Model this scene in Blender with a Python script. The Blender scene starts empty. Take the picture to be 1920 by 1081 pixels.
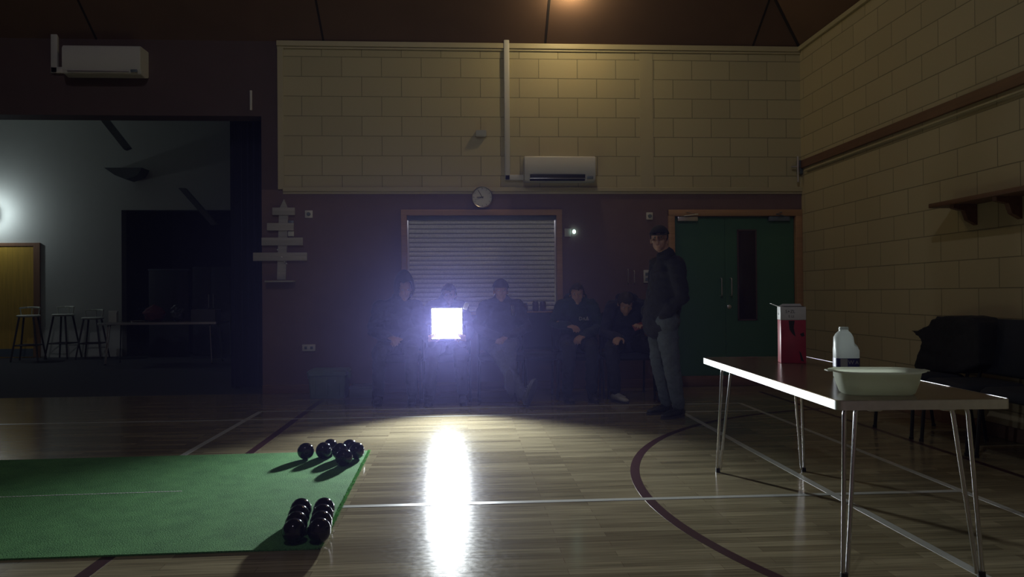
import bpy, bmesh, math, random
from mathutils import Vector, Matrix, noise
random.seed(7)
GLARE_HAZE = True  # toggles the volume added in place of lens glare
R = math.radians
C = bpy.context.scene.collection
V = Vector

# ------------------------------------------------------------------ camera
F = 1390.0
H0 = 1.09
yaw, pitch, roll = R(3.5), math.atan((552.4-540.5)/F), 0.0085
fw = V((math.sin(yaw)*math.cos(pitch), math.cos(yaw)*math.cos(pitch), math.sin(pitch)))
r0 = V((math.cos(yaw), -math.sin(yaw), 0)); u0 = r0.cross(fw)
rt = r0*math.cos(roll) - u0*math.sin(roll)
up = u0*math.cos(roll) + r0*math.sin(roll)
CAM = V((0, 0, H0))
cam = bpy.data.cameras.new('camera'); camo = bpy.data.objects.new('camera', cam); C.objects.link(camo)
cam.sensor_fit = 'HORIZONTAL'; cam.sensor_width = 36; cam.lens = F/1920*36; cam.clip_start = .05
M = Matrix((rt, up, -fw)).transposed().to_4x4(); M.translation = CAM
camo.matrix_world = M
bpy.context.scene.camera = camo

def ray(x, y): return fw*F + rt*(x-960) - up*(y-540.5)
def pY(x, y, Y): d = ray(x, y); return CAM + d*(Y/d.y)
def pX(x, y, X): d = ray(x, y); return CAM + d*(X/d.x)
def pZ(x, y, Z): d = ray(x, y); return CAM + d*((Z-H0)/d.z)
def P(x, y, zc): return CAM + ray(x, y)*(zc/F)

# ------------------------------------------------------------------ materials
MATS = {}
def newmat(name):
    m = bpy.data.materials.new(name); m.use_nodes = True
    nt = m.node_tree; b = nt.nodes['Principled BSDF']
    return m, nt, b
def mat(name, col, rough=.6, metal=0, nscale=30, namt=.12, bump=0, bscale=None, spec=.5, trans=0, sub=0, coat=0):
    if name in MATS: return MATS[name]
    m, nt, b = newmat(name)
    tc = nt.nodes.new('ShaderNodeTexCoord')
    n = nt.nodes.new('ShaderNodeTexNoise'); n.inputs['Scale'].default_value = nscale; n.inputs['Detail'].default_value = 4
    nt.links.new(tc.outputs['Object'], n.inputs['Vector'])
    mx = nt.nodes.new('ShaderNodeMix'); mx.data_type = 'RGBA'
    mx.inputs['A'].default_value = (*[c*(1-namt) for c in col], 1)
    mx.inputs['B'].default_value = (*[min(1, c*(1+namt)) for c in col], 1)
    nt.links.new(n.outputs['Fac'], mx.inputs['Factor'])
    nt.links.new(mx.outputs['Result'], b.inputs['Base Color'])
    b.inputs['Roughness'].default_value = rough; b.inputs['Metallic'].default_value = metal
    b.inputs['Specular IOR Level'].default_value = spec
    b.inputs['Transmission Weight'].default_value = trans
    b.inputs['Coat Weight'].default_value = coat
    if sub: b.inputs['Subsurface Weight'].default_value = sub; b.inputs['Subsurface Scale'].default_value = .01
    if bump:
        n2 = nt.nodes.new('ShaderNodeTexNoise'); n2.inputs['Scale'].default_value = bscale or nscale; n2.inputs['Detail'].default_value = 5
        nt.links.new(tc.outputs['Object'], n2.inputs['Vector'])
        bp = nt.nodes.new('ShaderNodeBump'); bp.inputs['Strength'].default_value = bump; bp.inputs['Distance'].default_value = .01
        nt.links.new(n2.outputs['Fac'], bp.inputs['Height']); nt.links.new(bp.outputs['Normal'], b.inputs['Normal'])
    MATS[name] = m; return m
def translucent(name, col, amt=.55, rough=.4):
    m = mat(name, col, rough, nscale=8, namt=.05); nt = m.node_tree; b = nt.nodes['Principled BSDF']; out = [n for n in nt.nodes if n.type == 'OUTPUT_MATERIAL'][0]
    tr = nt.nodes.new('ShaderNodeBsdfTranslucent'); tr.inputs['Color'].default_value = (*col, 1)
    mx = nt.nodes.new('ShaderNodeMixShader'); mx.inputs[0].default_value = amt
    nt.links.new(b.outputs[0], mx.inputs[1]); nt.links.new(tr.outputs[0], mx.inputs[2]); nt.links.new(mx.outputs[0], out.inputs['Surface']); return m
def emis(name, col, s):
    m, nt, b = newmat(name)
    b.inputs['Base Color'].default_value = (*col, 1)
    b.inputs['Emission Color'].default_value = (*col, 1); b.inputs['Emission Strength'].default_value = s
    return m

def blockmat(name, col, axis, ox, oz, mortar=.55, rough=.75):
    """painted concrete blockwork, 450 x 225 running bond; axis = which object axis runs along the wall"""
    m, nt, b = newmat(name)
    tc = nt.nodes.new('ShaderNodeTexCoord'); sp = nt.nodes.new('ShaderNodeSeparateXYZ'); cb = nt.nodes.new('ShaderNodeCombineXYZ')
    nt.links.new(tc.outputs['Object'], sp.inputs[0])
    ax = nt.nodes.new('ShaderNodeMath'); ax.operation = 'ADD'; ax.inputs[1].default_value = 45 - ox
    az = nt.nodes.new('ShaderNodeMath'); az.operation = 'ADD'; az.inputs[1].default_value = 9 - oz
    nt.links.new(sp.outputs[axis], ax.inputs[0]); nt.links.new(sp.outputs['Z'], az.inputs[0])
    nt.links.new(ax.outputs[0], cb.inputs[0]); nt.links.new(az.outputs[0], cb.inputs[1])
    br = nt.nodes.new('ShaderNodeTexBrick'); nt.links.new(cb.outputs[0], br.inputs['Vector'])
    br.inputs['Scale'].default_value = 1; br.inputs['Brick Width'].default_value = .45; br.inputs['Row Height'].default_value = .225
    br.inputs['Mortar Size'].default_value = .0045; br.inputs['Mortar Smooth'].default_value = .35; br.inputs['Bias'].default_value = 0
    br.inputs['Color1'].default_value = (*[c*.95 for c in col], 1); br.inputs['Color2'].default_value = (*[c*1.05 for c in col], 1)
    br.inputs['Mortar'].default_value = (*[c*mortar for c in col], 1)
    nt.links.new(br.outputs['Color'], b.inputs['Base Color'])
    n = nt.nodes.new('ShaderNodeTexNoise'); n.inputs['Scale'].default_value = 90; n.inputs['Detail'].default_value = 6
    nt.links.new(tc.outputs['Object'], n.inputs['Vector'])
    b1 = nt.nodes.new('ShaderNodeBump'); b1.inputs['Strength'].default_value = .25; b1.inputs['Distance'].default_value = .004
    nt.links.new(n.outputs['Fac'], b1.inputs['Height'])
    inv = nt.nodes.new('ShaderNodeMath'); inv.operation = 'SUBTRACT'; inv.inputs[0].default_value = 1
    nt.links.new(br.outputs['Fac'], inv.inputs[1])
    b2 = nt.nodes.new('ShaderNodeBump'); b2.inputs['Strength'].default_value = .8; b2.inputs['Distance'].default_value = .006
    nt.links.new(inv.outputs[0], b2.inputs['Height']); nt.links.new(b1.outputs['Normal'], b2.inputs['Normal'])
    nt.links.new(b2.outputs['Normal'], b.inputs['Normal'])
    b.inputs['Roughness'].default_value = rough
    return m

def woodfloor():
    m, nt, b = newmat('strip_wood_floor')
    tc = nt.nodes.new('ShaderNodeTexCoord')
    br = nt.nodes.new('ShaderNodeTexBrick'); nt.links.new(tc.outputs['Object'], br.inputs['Vector'])
    br.offset = .37; br.offset_frequency = 2
    br.inputs['Scale'].default_value = 1; br.inputs['Brick Width'].default_value = .62; br.inputs['Row Height'].default_value = .0625
    br.inputs['Mortar Size'].default_value = .0009; br.inputs['Mortar Smooth'].default_value = .3
    br.inputs['Color1'].default_value = (.29, .25, .155, 1); br.inputs['Color2'].default_value = (.17, .142, .085, 1)
    br.inputs['Mortar'].default_value = (.12, .08, .05, 1)
    mp = nt.nodes.new('ShaderNodeMapping'); mp.inputs['Scale'].default_value = (1.2, 38, 1); nt.links.new(tc.outputs['Object'], mp.inputs[0])
    n = nt.nodes.new('ShaderNodeTexNoise'); n.inputs['Scale'].default_value = 2.2; n.inputs['Detail'].default_value = 6
    nt.links.new(mp.outputs[0], n.inputs['Vector'])
    cr = nt.nodes.new('ShaderNodeMapRange'); cr.inputs[1].default_value = .3; cr.inputs[2].default_value = .7
    cr.inputs[3].default_value = .62; cr.inputs[4].default_value = 1.35
    nt.links.new(n.outputs['Fac'], cr.inputs[0])
    mu = nt.nodes.new('ShaderNodeVectorMath'); mu.operation = 'SCALE'
    nt.links.new(br.outputs['Color'], mu.inputs[0]); nt.links.new(cr.outputs[0], mu.inputs['Scale'])
    nt.links.new(mu.outputs[0], b.inputs['Base Color'])
    n3 = nt.nodes.new('ShaderNodeTexNoise'); n3.inputs['Scale'].default_value = 35; n3.inputs['Detail'].default_value = 5
    nt.links.new(tc.outputs['Object'], n3.inputs['Vector'])
    rr = nt.nodes.new('ShaderNodeMapRange'); rr.inputs[3].default_value = .10; rr.inputs[4].default_value = .19
    nt.links.new(n3.outputs['Fac'], rr.inputs[0]); nt.links.new(rr.outputs[0], b.inputs['Roughness'])
    # slight cupping of every strip plus worn scratches
    b1 = nt.nodes.new('ShaderNodeBump'); b1.inputs['Strength'].default_value = .12; b1.inputs['Distance'].default_value = .002
    nt.links.new(n.outputs['Fac'], b1.inputs['Height']); nt.links.new(b1.outputs['Normal'], b.inputs['Normal'])
    b.inputs['Specular IOR Level'].default_value = .3
    return m

def matgreen():
    m, nt, b = newmat('green_mat')
    tc = nt.nodes.new('ShaderNodeTexCoord')
    n = nt.nodes.new('ShaderNodeTexNoise'); n.inputs['Scale'].default_value = 160; n.inputs['Detail'].default_value = 5
    n2 = nt.nodes.new('ShaderNodeTexNoise'); n2.inputs['Scale'].default_value = 7; n2.inputs['Detail'].default_value = 4
    for k in (n, n2): nt.links.new(tc.outputs['Object'], k.inputs['Vector'])
    ad = nt.nodes.new('ShaderNodeMath'); ad.operation = 'MULTIPLY_ADD'; ad.inputs[1].default_value = .35
    nt.links.new(n2.outputs['Fac'], ad.inputs[0]); nt.links.new(n.outputs['Fac'], ad.inputs[2])
    cr = nt.nodes.new('ShaderNodeValToRGB')
    cr.color_ramp.elements[0].position = .45; cr.color_ramp.elements[0].color = (.045, .12, .052, 1)
    cr.color_ramp.elements[1].position = .85; cr.color_ramp.elements[1].color = (.12, .31, .11, 1)
    nt.links.new(ad.outputs[0], cr.inputs[0]); nt.links.new(cr.outputs[0], b.inputs['Base Color'])
    bp = nt.nodes.new('ShaderNodeBump'); bp.inputs['Strength'].default_value = .9; bp.inputs['Distance'].default_value = .006
    nt.links.new(n.outputs['Fac'], bp.inputs['Height']); nt.links.new(bp.outputs['Normal'], b.inputs['Normal'])
    b.inputs['Roughness'].default_value = .95; b.inputs['Specular IOR Level'].default_value = .1
    return m

def woodmat(name, col, axis=0, rough=.5):
    m, nt, b = newmat(name)
    tc = nt.nodes.new('ShaderNodeTexCoord')
    mp = nt.nodes.new('ShaderNodeMapping'); s = [25, 25, 25]; s[axis] = 1.5
    mp.inputs['Scale'].default_value = s; nt.links.new(tc.outputs['Object'], mp.inputs[0])
    n = nt.nodes.new('ShaderNodeTexNoise'); n.inputs['Scale'].default_value = 1.5; n.inputs['Detail'].default_value = 5
    nt.links.new(mp.outputs[0], n.inputs['Vector'])
    mx = nt.nodes.new('ShaderNodeMix'); mx.data_type = 'RGBA'
    mx.inputs['A'].default_value = (*[c*.7 for c in col], 1); mx.inputs['B'].default_value = (*[c*1.25 for c in col], 1)
    nt.links.new(n.outputs['Fac'], mx.inputs['Factor']); nt.links.new(mx.outputs['Result'], b.inputs['Base Color'])
    b.inputs['Roughness'].default_value = rough
    return m

cream_x = blockmat('cream_blockwork', (.50, .45, .275), 'X', -.95, 3.81-.0)
cream_y = blockmat('cream_blockwork_side', (.49, .425, .265), 'Y', .1, 3.81)
m_cream = mat('cream_paint', (.50, .45, .28), .5, nscale=8, namt=.05)
m_maroon = mat('maroon_paint', (.17, .105, .10), .65, nscale=5, namt=.12, bump=.1, bscale=60)
m_header = mat('dark_brown_boarding', (.095, .06, .055), .7, nscale=4, namt=.15)
m_ceil = mat('brown_ceiling_board', (.16, .095, .065), .8, nscale=3, namt=.15)
m_seam = mat('black_seam', (.02, .015, .012), .8)
m_white = mat('white_plastic', (.62, .62, .58), .4, nscale=10, namt=.04)
m_whitewall = mat('white_plaster', (.62, .64, .60), .8, nscale=6, namt=.04)
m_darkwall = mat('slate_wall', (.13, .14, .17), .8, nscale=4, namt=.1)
m_oak = woodmat('oak_trim', (.30, .16, .085), 2)
m_oakx = woodmat('oak_trim_horizontal', (.42, .24, .11), 0)
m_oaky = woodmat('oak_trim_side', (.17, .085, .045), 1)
m_skirt = woodmat('stained_skirting', (.20, .11, .07), 0)
m_green = mat('green_door_paint', (.055, .155, .085), .45, nscale=3, namt=.1)
m_glassdark = mat('dark_wired_glass', (.03, .02, .02), .15, nscale=3, namt=.2)
m_alu = mat('aluminium', (.78, .79, .80), .28, 1, nscale=60, namt=.05)
m_edge = mat('brushed_edge_trim', (.80, .82, .83), .36, 1, nscale=40, namt=.12)
m_chrome = mat('chrome', (.62, .62, .62), .16, 1, nscale=60, namt=.03)
m_black = mat('black_plastic', (.015, .015, .016), .4)
m_blackframe = mat('black_steel', (.02, .02, .022), .35, .5)
m_navyfab = mat('navy_chair_fabric', (.018, .022, .035), .9, nscale=200, namt=.3, bump=.3, bscale=300)
m_floor = woodfloor()
m_lineW = mat('white_court_paint', (.42, .43, .40), .3, nscale=20, namt=.12)
m_lineM = mat('maroon_court_paint', (.05, .02, .024), .3, nscale=20, namt=.12)
m_carpet = mat('dark_carpet', (.035, .037, .043), .95, nscale=120, namt=.3, bump=.3)
m_shutter = mat('galvanised_steel', (.80, .84, .90), .5, .05, nscale=90, namt=.3, bump=.1, bscale=120)
m_greenmat = matgreen()
m_bowl = mat('black_bowl_resin', (.008, .008, .010), .08, nscale=20, namt=.2)
m_bowlemb = mat('worn_bowl_ring', (.045, .045, .06), .3)
m_print = mat('white_print', (.6, .6, .62), .6)
m_top = woodmat('walnut_laminate', (.13, .085, .05), 1, .22)
m_skin = mat('skin', (.42, .25, .19), .55, nscale=25, namt=.1, sub=.1)
m_eyew = mat('eye_white', (.6, .6, .58), .3)
m_navycurtain = mat('navy_curtain', (.03, .032, .07), .9, nscale=60, namt=.2)
m_yellow = woodmat('yellow_oak_veneer', (.64, .40, .06), 2, .45)
m_kick = mat('grey_kick_plate', (.16, .20, .24), .4, .3)
m_mid = mat('mid_grey_paint', (.24, .26, .26), .8)
m_plank = woodmat('weathered_plank', (.42, .41, .38), 0, .8)

# ------------------------------------------------------------------ mesh helpers
WM = {}
def finish(bm, smooth=None):
    bmesh.ops.recalc_face_normals(bm, faces=bm.faces)
    if smooth is not None:
        for f in bm.faces: f.smooth = True
        if smooth < 180:
            for e in bm.edges:
                if len(e.link_faces) == 2 and e.calc_face_angle(0) > R(smooth): e.smooth = False
def obj(name, bm, m, parent=None, smooth=40, world=False):
    """link bm as one object; coordinates are local to the parent unless world=True"""
    finish(bm, smooth)
    me = bpy.data.meshes.new(name)
    if world and parent is not None: bm.transform(WM[parent].inverted())
    bm.to_mesh(me); bm.free()
    for x in (m if isinstance(m, (list, tuple)) else [m]): me.materials.append(x)
    o = bpy.data.objects.new(name, me); C.objects.link(o)
    if parent is not None:
        o.parent = parent; WM[o] = WM[parent].copy()
    else: WM[o] = Matrix.Identity(4)
    return o
def centre(o):
    """put a single-mesh thing's origin at its base"""
    vs = [v.co for v in o.data.vertices]
    lo = V([min(v[i] for v in vs) for i in range(3)]); hi = V([max(v[i] for v in vs) for i in range(3)])
    c = V(((lo.x+hi.x)/2, (lo.y+hi.y)/2, lo.z))
    o.data.transform(Matrix.Translation(-c)); o.location = c; WM[o] = Matrix.Translation(c)
    return o
def tag(o, label, cat, group=None):
    o['label'] = label; o['category'] = cat
    if group: o['group'] = group
    return o
def thing(name, label, cat, loc=(0, 0, 0), rz=0, group=None):
    o = bpy.data.objects.new(name, None); C.objects.link(o)
    o.location = loc; o.rotation_euler = (0, 0, rz); o.empty_display_size = .1
    WM[o] = Matrix.Translation(V(loc)) @ Matrix.Rotation(rz, 4, 'Z')
    return tag(o, label, cat, group)
def struct(name, bm, m, parent=None, smooth=None):
    o = obj(name, bm, m, parent, smooth)
    if parent is None: o['kind'] = 'structure'
    return o
def dup(root, loc, rz, label, group=None):
    r = root.copy(); C.objects.link(r); r.location = loc; r.rotation_euler = (0, 0, rz); r['label'] = label
    if group: r['group'] = group
    for ch in list(root.children):
        c = ch.copy(); C.objects.link(c); c.parent = r
        for g in list(ch.children):
            d = g.copy(); C.objects.link(d); d.parent = c
    return r
def B(): return bmesh.new()
def box(bm, lo, hi, bev=0, mi=0, rot=None, seg=2):
    lo, hi = V(lo), V(hi); c = (lo+hi)/2; s = hi-lo
    t = bmesh.new(); bmesh.ops.create_cube(t, size=1)
    for v in t.verts: v.co = V((v.co.x*s.x, v.co.y*s.y, v.co.z*s.z))
    if bev: bmesh.ops.bevel(t, geom=list(t.edges), offset=min(bev, min(s)*.45), segments=seg, affect='EDGES', profile=.5)
    if rot is not None: t.transform(rot)
    t.transform(Matrix.Translation(c)); merge(bm, t, mi); return bm
def merge(bm, t, mi=0):
    vm = {}
    for v in t.verts: vm[v] = bm.verts.new(v.co)
    for f in t.faces:
        try:
            nf = bm.faces.new([vm[v] for v in f.verts]); nf.material_index = mi
        except ValueError: pass
    t.free()
def frame_from(d, side=None):
    d = d.normalized()
    a = (side - d*side.dot(d)) if side is not None else None
    if a is None or a.length < 1e-4:
        a = d.cross(V((0, 0, 1)))
        if a.length < 1e-3: a = d.cross(V((1, 0, 0)))
    a.normalize(); return a, d.cross(a)
def loft(bm, pts, rad, side=None, n=14, cap=True, mi=0, dome=True):
    """rings along pts; rad = r or (ra, rb) per point; ra lies along side"""
    pts = [V(p) for p in pts]; rad = [(r, r) if not isinstance(r, (tuple, list)) else r for r in rad]
    if dome and cap:
        d0 = (pts[0]-pts[1]).normalized(); d1 = (pts[-1]-pts[-2]).normalized()
        a, b = rad[0]; m0 = min(a, b); a1, b1 = rad[-1]; m1 = min(a1, b1)
        pre = [(pts[0]+d0*m0*math.sin(t), (a*math.cos(t), b*math.cos(t))) for t in (R(75), R(50), R(25))]
        post = [(pts[-1]+d1*m1*math.sin(t), (a1*math.cos(t), b1*math.cos(t))) for t in (R(25), R(50), R(75))]
        pts = [p for p, _ in pre]+pts+[p for p, _ in post]; rad = [r for _, r in pre]+rad+[r for _, r in post]
    rings = []; sd = V(side) if side is not None else None
    for i, p in enumerate(pts):
        d = pts[min(i+1, len(pts)-1)]-pts[max(i-1, 0)]
        a, b = frame_from(d, sd)
        if sd is None: sd = a
        ra, rb = rad[i]
        rings.append([bm.verts.new(p + a*ra*math.cos(2*math.pi*k/n) + b*rb*math.sin(2*math.pi*k/n)) for k in range(n)])
    for i in range(len(rings)-1):
        for k in range(n):
            bm.faces.new((rings[i][k], rings[i][(k+1) % n], rings[i+1][(k+1) % n], rings[i+1][k])).material_index = mi
    if cap:
        bm.faces.new(rings[0][::-1]).material_index = mi; bm.faces.new(rings[-1]).material_index = mi
    return bm
def tube(bm, pts, r, n=10, mi=0): return loft(bm, pts, [r]*len(pts), n=n, dome=False, mi=mi)
def bend(pts, r, seg=5):
    """round the inner corners of a polyline"""
    pts = [V(p) for p in pts]; out = [pts[0]]
    for i in range(1, len(pts)-1):
        a, b, c = pts[i-1], pts[i], pts[i+1]
        q = min(r, (a-b).length*.49, (c-b).length*.49)
        s, e = b+(a-b).normalized()*q, b+(c-b).normalized()*q
        for k in range(seg+1):
            t = k/seg; out.append(s*(1-t)**2 + b*2*t*(1-t) + e*t*t)
    out.append(pts[-1]); return out
def ell(bm, c, axes, mi=0, u=16, v=10):
    """ellipsoid; axes = three vectors"""
    t = bmesh.new(); bmesh.ops.create_uvsphere(t, u_segments=u, v_segments=v, radius=1)
    A, Bv, D = axes
    for w in t.verts: w.co = V(c) + A*w.co.x + Bv*w.co.y + D*w.co.z
    merge(bm, t, mi); return bm
def lathe(bm, c, prof, n=24, mi=0):
    c = V(c); rings = []
    for r, z in prof:
        rings.append([bm.verts.new(c+V((max(r, 1e-4)*math.cos(2*math.pi*k/n), max(r, 1e-4)*math.sin(2*math.pi*k/n), z))) for k in range(n)])
    for i in range(len(rings)-1):
        for k in range(n): bm.faces.new((rings[i][k], rings[i][(k+1) % n], rings[i+1][(k+1) % n], rings[i+1][k])).material_index = mi
    bm.faces.new(rings[0][::-1]).material_index = mi; bm.faces.new(rings[-1]).material_index = mi
    return bm
def prism(bm, poly, vec, mi=0):
    """poly = 3D points, extruded along vec"""
    vec = V(vec); a = [bm.verts.new(V(p)) for p in poly]; b = [bm.verts.new(V(p)+vec) for p in poly]
    n = len(a)
    bm.faces.new(a[::-1]).material_index = mi; bm.faces.new(b).material_index = mi
    for i in range(n): bm.faces.new((a[i], a[(i+1) % n], b[(i+1) % n], b[i])).material_index = mi
    return bm
def rrect(w, d, r, z, seg=5, cx=0, cy=0):
    out = []
    for sx, sy, a0 in ((1, 1, 0), (-1, 1, 90), (-1, -1, 180), (1, -1, 270)):
        for k in range(seg+1):
            a = R(a0+90*k/seg); out.append(V((cx+sx*(w/2-r)+r*math.cos(a), cy+sy*(d/2-r)+r*math.sin(a), z)))
    return out
def rings(bm, rs, mi=0, closed=True):
    vs = [[bm.verts.new(p) for p in r] for r in rs]; n = len(vs[0])
    for i in range(len(vs)-1):
        for k in range(n): bm.faces.new((vs[i][k], vs[i][(k+1) % n], vs[i+1][(k+1) % n], vs[i+1][k])).material_index = mi
    if closed: bm.faces.new(vs[0][::-1]).material_index = mi; bm.faces.new(vs[-1]).material_index = mi
    return bm
def fuse(bm, voxel=.008, smooth=4, wr=0, wscale=9, seed=0):
    """weld overlapping closed shapes into one continuous skin"""
    me = bpy.data.meshes.new('t'); bmesh.ops.recalc_face_normals(bm, faces=bm.faces); bm.to_mesh(me); bm.free()
    o = bpy.data.objects.new('t', me); C.objects.link(o)
    md = o.modifiers.new('r', 'REMESH'); md.mode = 'VOXEL'; md.voxel_size = voxel; md.use_smooth_shade = True
    ms = o.modifiers.new('s', 'SMOOTH'); ms.factor = .5; ms.iterations = smooth
    dg = bpy.context.evaluated_depsgraph_get(); dg.update()
    me2 = bpy.data.meshes.new_from_object(o.evaluated_get(dg))
    C.objects.unlink(o); bpy.data.objects.remove(o); bpy.data.meshes.remove(me)
    b = bmesh.new(); b.from_mesh(me2); bpy.data.meshes.remove(me2)
    if wr:
        b.normal_update(); off = V((seed*3.1, seed*1.7, seed))
        for v in b.verts:
            q = v.co*wscale + off; q.z *= 1.8
            v.co += v.normal*wr*(noise.noise(q) + .5*noise.noise(q*2.3))
    return b

# ------------------------------------------------------------------ room shell
YB, XR, XL, YF, ZT, ZM = 8.51, 3.95, -8.2, -3.0, 3.98, 2.30
XO = -2.30      # edge of the opening to the annexe
# floor of the hall, with the court markings as painted strips of the same floor
bm = B(); box(bm, (XL, YF, -.06), (XR, YB, 0))
def strip(a, b, w, mi, z):
    a, b = V((*a, 0)), V((*b, 0)); d = (b-a).normalized(); n = V((-d.y, d.x, 0))*w/2
    prism(bm, [a-n+V((0, 0, -.001)), b-n+V((0, 0, -.001)), b+n+V((0, 0, -.001)), a+n+V((0, 0, -.001))], (0, 0, .001+z), mi)
strip((-1.5, -2), (-1.53, 7.9), .06, 2, .0005)
strip((3.28, -2), (3.22, 8.0), .05, 2, .0004)
arc = []
N = 96
for k in range(N+1):
    a = R(70 + 220*k/N); arc.append((3.87+2.91*math.cos(a), 3.9+2.91*math.sin(a)))
for k in range(N):
    a0, a1 = R(70+220*k/N), R(70+220*(k+1)/N); q = []
    for a, r in ((a0, 2.885), (a1, 2.885), (a1, 2.94), (a0, 2.94)):
        q.append(V((3.87+r*math.cos(a), 3.9+r*math.sin(a), -.001)))
    if min(p.x for p in q) < 3.9: prism(bm, [V((min(p.x, 3.94), p.y, p.z)) for p in q], (0, 0, .0016), 2)
for a, b, w in (((2.69, -2), (2.69, 7.2), .04), ((1.965, -2), (1.965, 7.2), .045), ((-1.967, 4.0), (-1.967, 7.2), .045),
                ((-8, 6.73), (2.69, 6.73), .035), ((-1.967, 7.2), (2.69, 7.2), .035), ((-1.967, 3.9), (2.69, 3.9), .042)):
    LZ = globals().get('LZ', .0008)+.00012; strip(a, b, w, 1, LZ)
struct('floor', bm, [m_floor, m_lineW, m_lineM])
bm = B(); box(bm, (-12.0, YB, -.06), (XR, 17, -.002)); struct('floor_annexe', bm, m_carpet)

# back wall: cream blockwork above, maroon below, hatch and door cut out by building around them
hx0, hx1, hz0, hz1 = -.705, 1.07, .90, 2.035
dx0, dx1, dz1 = 2.385, 3.92, 2.03
bm = B()
box(bm, (-2.05, YB, ZM), (XR+.2, YB+.25, ZT+.6))
struct('wall_back_upper', bm, cream_x)
bm = B()
box(bm, (XO, YB, 0), (hx0, YB+.25, ZM)); box(bm, (hx0, YB, 0), (hx1, YB+.25, hz0)); box(bm, (hx0, YB, hz1), (hx1, YB+.25, ZM))
box(bm, (hx1, YB, 0), (dx0, YB+.25, ZM)); box(bm, (dx0, YB, dz1), (dx1, YB+.25, ZM)); box(bm, (dx1, YB, 0), (XR+.2, YB+.25, ZM))
struct('wall_back_lower', bm, m_maroon)
bm = B(); box(bm, (XL, YB, 3.13), (-2.05, YB+.25, 7.5)); box(bm, (XO, YB, ZM), (-2.05, YB+.25, 3.13))
box(bm, (-2.05, YB+.02, ZT+.02), (XR, YB+.25, 5.0))
struct('wall_header', bm, m_header)
bm = B(); box(bm, (XR, YF, 0), (XR+.25, YB, 4.0)); struct('wall_right', bm, cream_y)
bm = B(); box(bm, (XL-.25, YF, 0), (XL, YB+.25, 7.5)); struct('wall_left', bm, m_maroon)
XA = -12.0
bm = B(); box(bm, (XA-.2, YB+.25, 0), (XA, 17, 5)); struct('wall_annexe_side', bm, m_whitewall)
bm = B(); box(bm, (XA, YB+.05, 0), (XL-.25, YB+.25, 5)); struct('wall_annexe_near', bm, m_whitewall)
bm = B(); box(bm, (XL, YF-.25, 0), (XR, YF, 7.5)); struct('wall_front', bm, m_maroon)
# pilaster band, trims
bm = B(); box(bm, (2.03, YB-.004, ZM), (2.185, YB, ZT-.07)); struct('trim_1', bm, m_cream)
bm = B(); box(bm, (-2.12, YB-.035, ZT-.06), (XR, YB, ZT), .004); box(bm, (-2.12, YB-.018, ZT-.085), (XR, YB, ZT-.06), .004); struct('trim_2', bm, m_cream)
bm = B(); box(bm, (-2.06, YB-.03, ZM-.025), (XR, YB, ZM+.025), .006); box(bm, (-2.06, YB-.012, ZM-.05), (XR, YB, ZM-.025)); struct('trim_3', bm, m_cream)
bm = B(); box(bm, (-2.115, YB-.02, ZM), (-2.05, YB, ZT-.02), .003); struct('trim_4', bm, m_cream)
bm = B(); box(bm, (XO, YB-.018, 0), (dx0-.06, YB, .1), .004); struct('baseboard_back', bm, m_skirt)
bm = B(); box(bm, (XR-.018, YF, 0), (XR, YB, .1), .004); struct('baseboard_right', bm, m_skirt)
bm = B(); box(bm, (XR-.035, YF, ZT-.05), (XR, YB-.03, ZT), .004); struct('trim_5', bm, m_cream)
bm = B(); box(bm, (XR-.03, YF, 2.545), (XR, YB-.02, 2.635), .005); struct('trim_6', bm, m_oaky)
# hipped ceiling, 36 degrees, dark seams between the boards
T = .72
def zc_(x, y): return 3.98 + T*min(YB-y, XR-x, 99)
bm = B()
rX, rY = -2.1, 2.45     # the two slopes meet on the hip
h = T*6.05
a = V((XR, YB, ZT)); e = V((rX, rY+.01, ZT+h)); 
f1 = [V((XL, YB, ZT)), V((XL, rY, ZT+h)), V((rX, rY, ZT+h)), a]
f2 = [a, V((rX, rY, ZT+h)), V((rX, YF, ZT+h)), V((XR, YF, ZT))]
f3 = [V((XL, rY, ZT+h)), V((XL, YF, ZT+h)), V((rX, YF, ZT+h)), V((rX, rY, ZT+h))]
for q in (f1, f2, f3): prism(bm, q, (0, 0, .12), 0)
for x in (-6.6, -4.1, -1.6, .93, 3.38):
    t = XR-x; y1 = max(YB-t, rY)
    prism(bm, [V((x-.012, YB, ZT-.004)), V((x+.012, YB, ZT-.004)), V((x+.012, y1, ZT+T*(YB-y1)-.004)), V((x-.012, y1, ZT+T*(YB-y1)-.004))], (0, 0, .02), 1)
prism(bm, [a+V((-.02, 0, -.006)), a+V((.0, -.02, -.006)), V((rX, rY-.02, ZT+h-.006)), V((rX-.02, rY, ZT+h-.006))], (0, 0, .03), 1)
struct('ceiling', bm, [m_ceil, m_seam])

# annexe beyond the opening
YA = 14.3
ax0 = pY(228, 500, YA).x; axr = XR
bm = B(); box(bm, (XA, YA, 0), (ax0, YA+.2, 4.9)); box(bm, (ax0, YA, 2.74), (axr, YA+.2, 4.9)); struct('wall_annexe', bm, m_whitewall)
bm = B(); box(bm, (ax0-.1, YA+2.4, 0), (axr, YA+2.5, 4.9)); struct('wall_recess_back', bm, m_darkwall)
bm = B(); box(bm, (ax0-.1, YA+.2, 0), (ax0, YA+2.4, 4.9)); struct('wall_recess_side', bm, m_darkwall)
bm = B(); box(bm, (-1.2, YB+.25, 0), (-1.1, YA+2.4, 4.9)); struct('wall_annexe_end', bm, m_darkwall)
bm = B(); box(bm, (XA, YB+.25, 4.9), (XR, 17, 5.0)); struct('ceiling_annexe', bm, m_whitewall)
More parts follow.
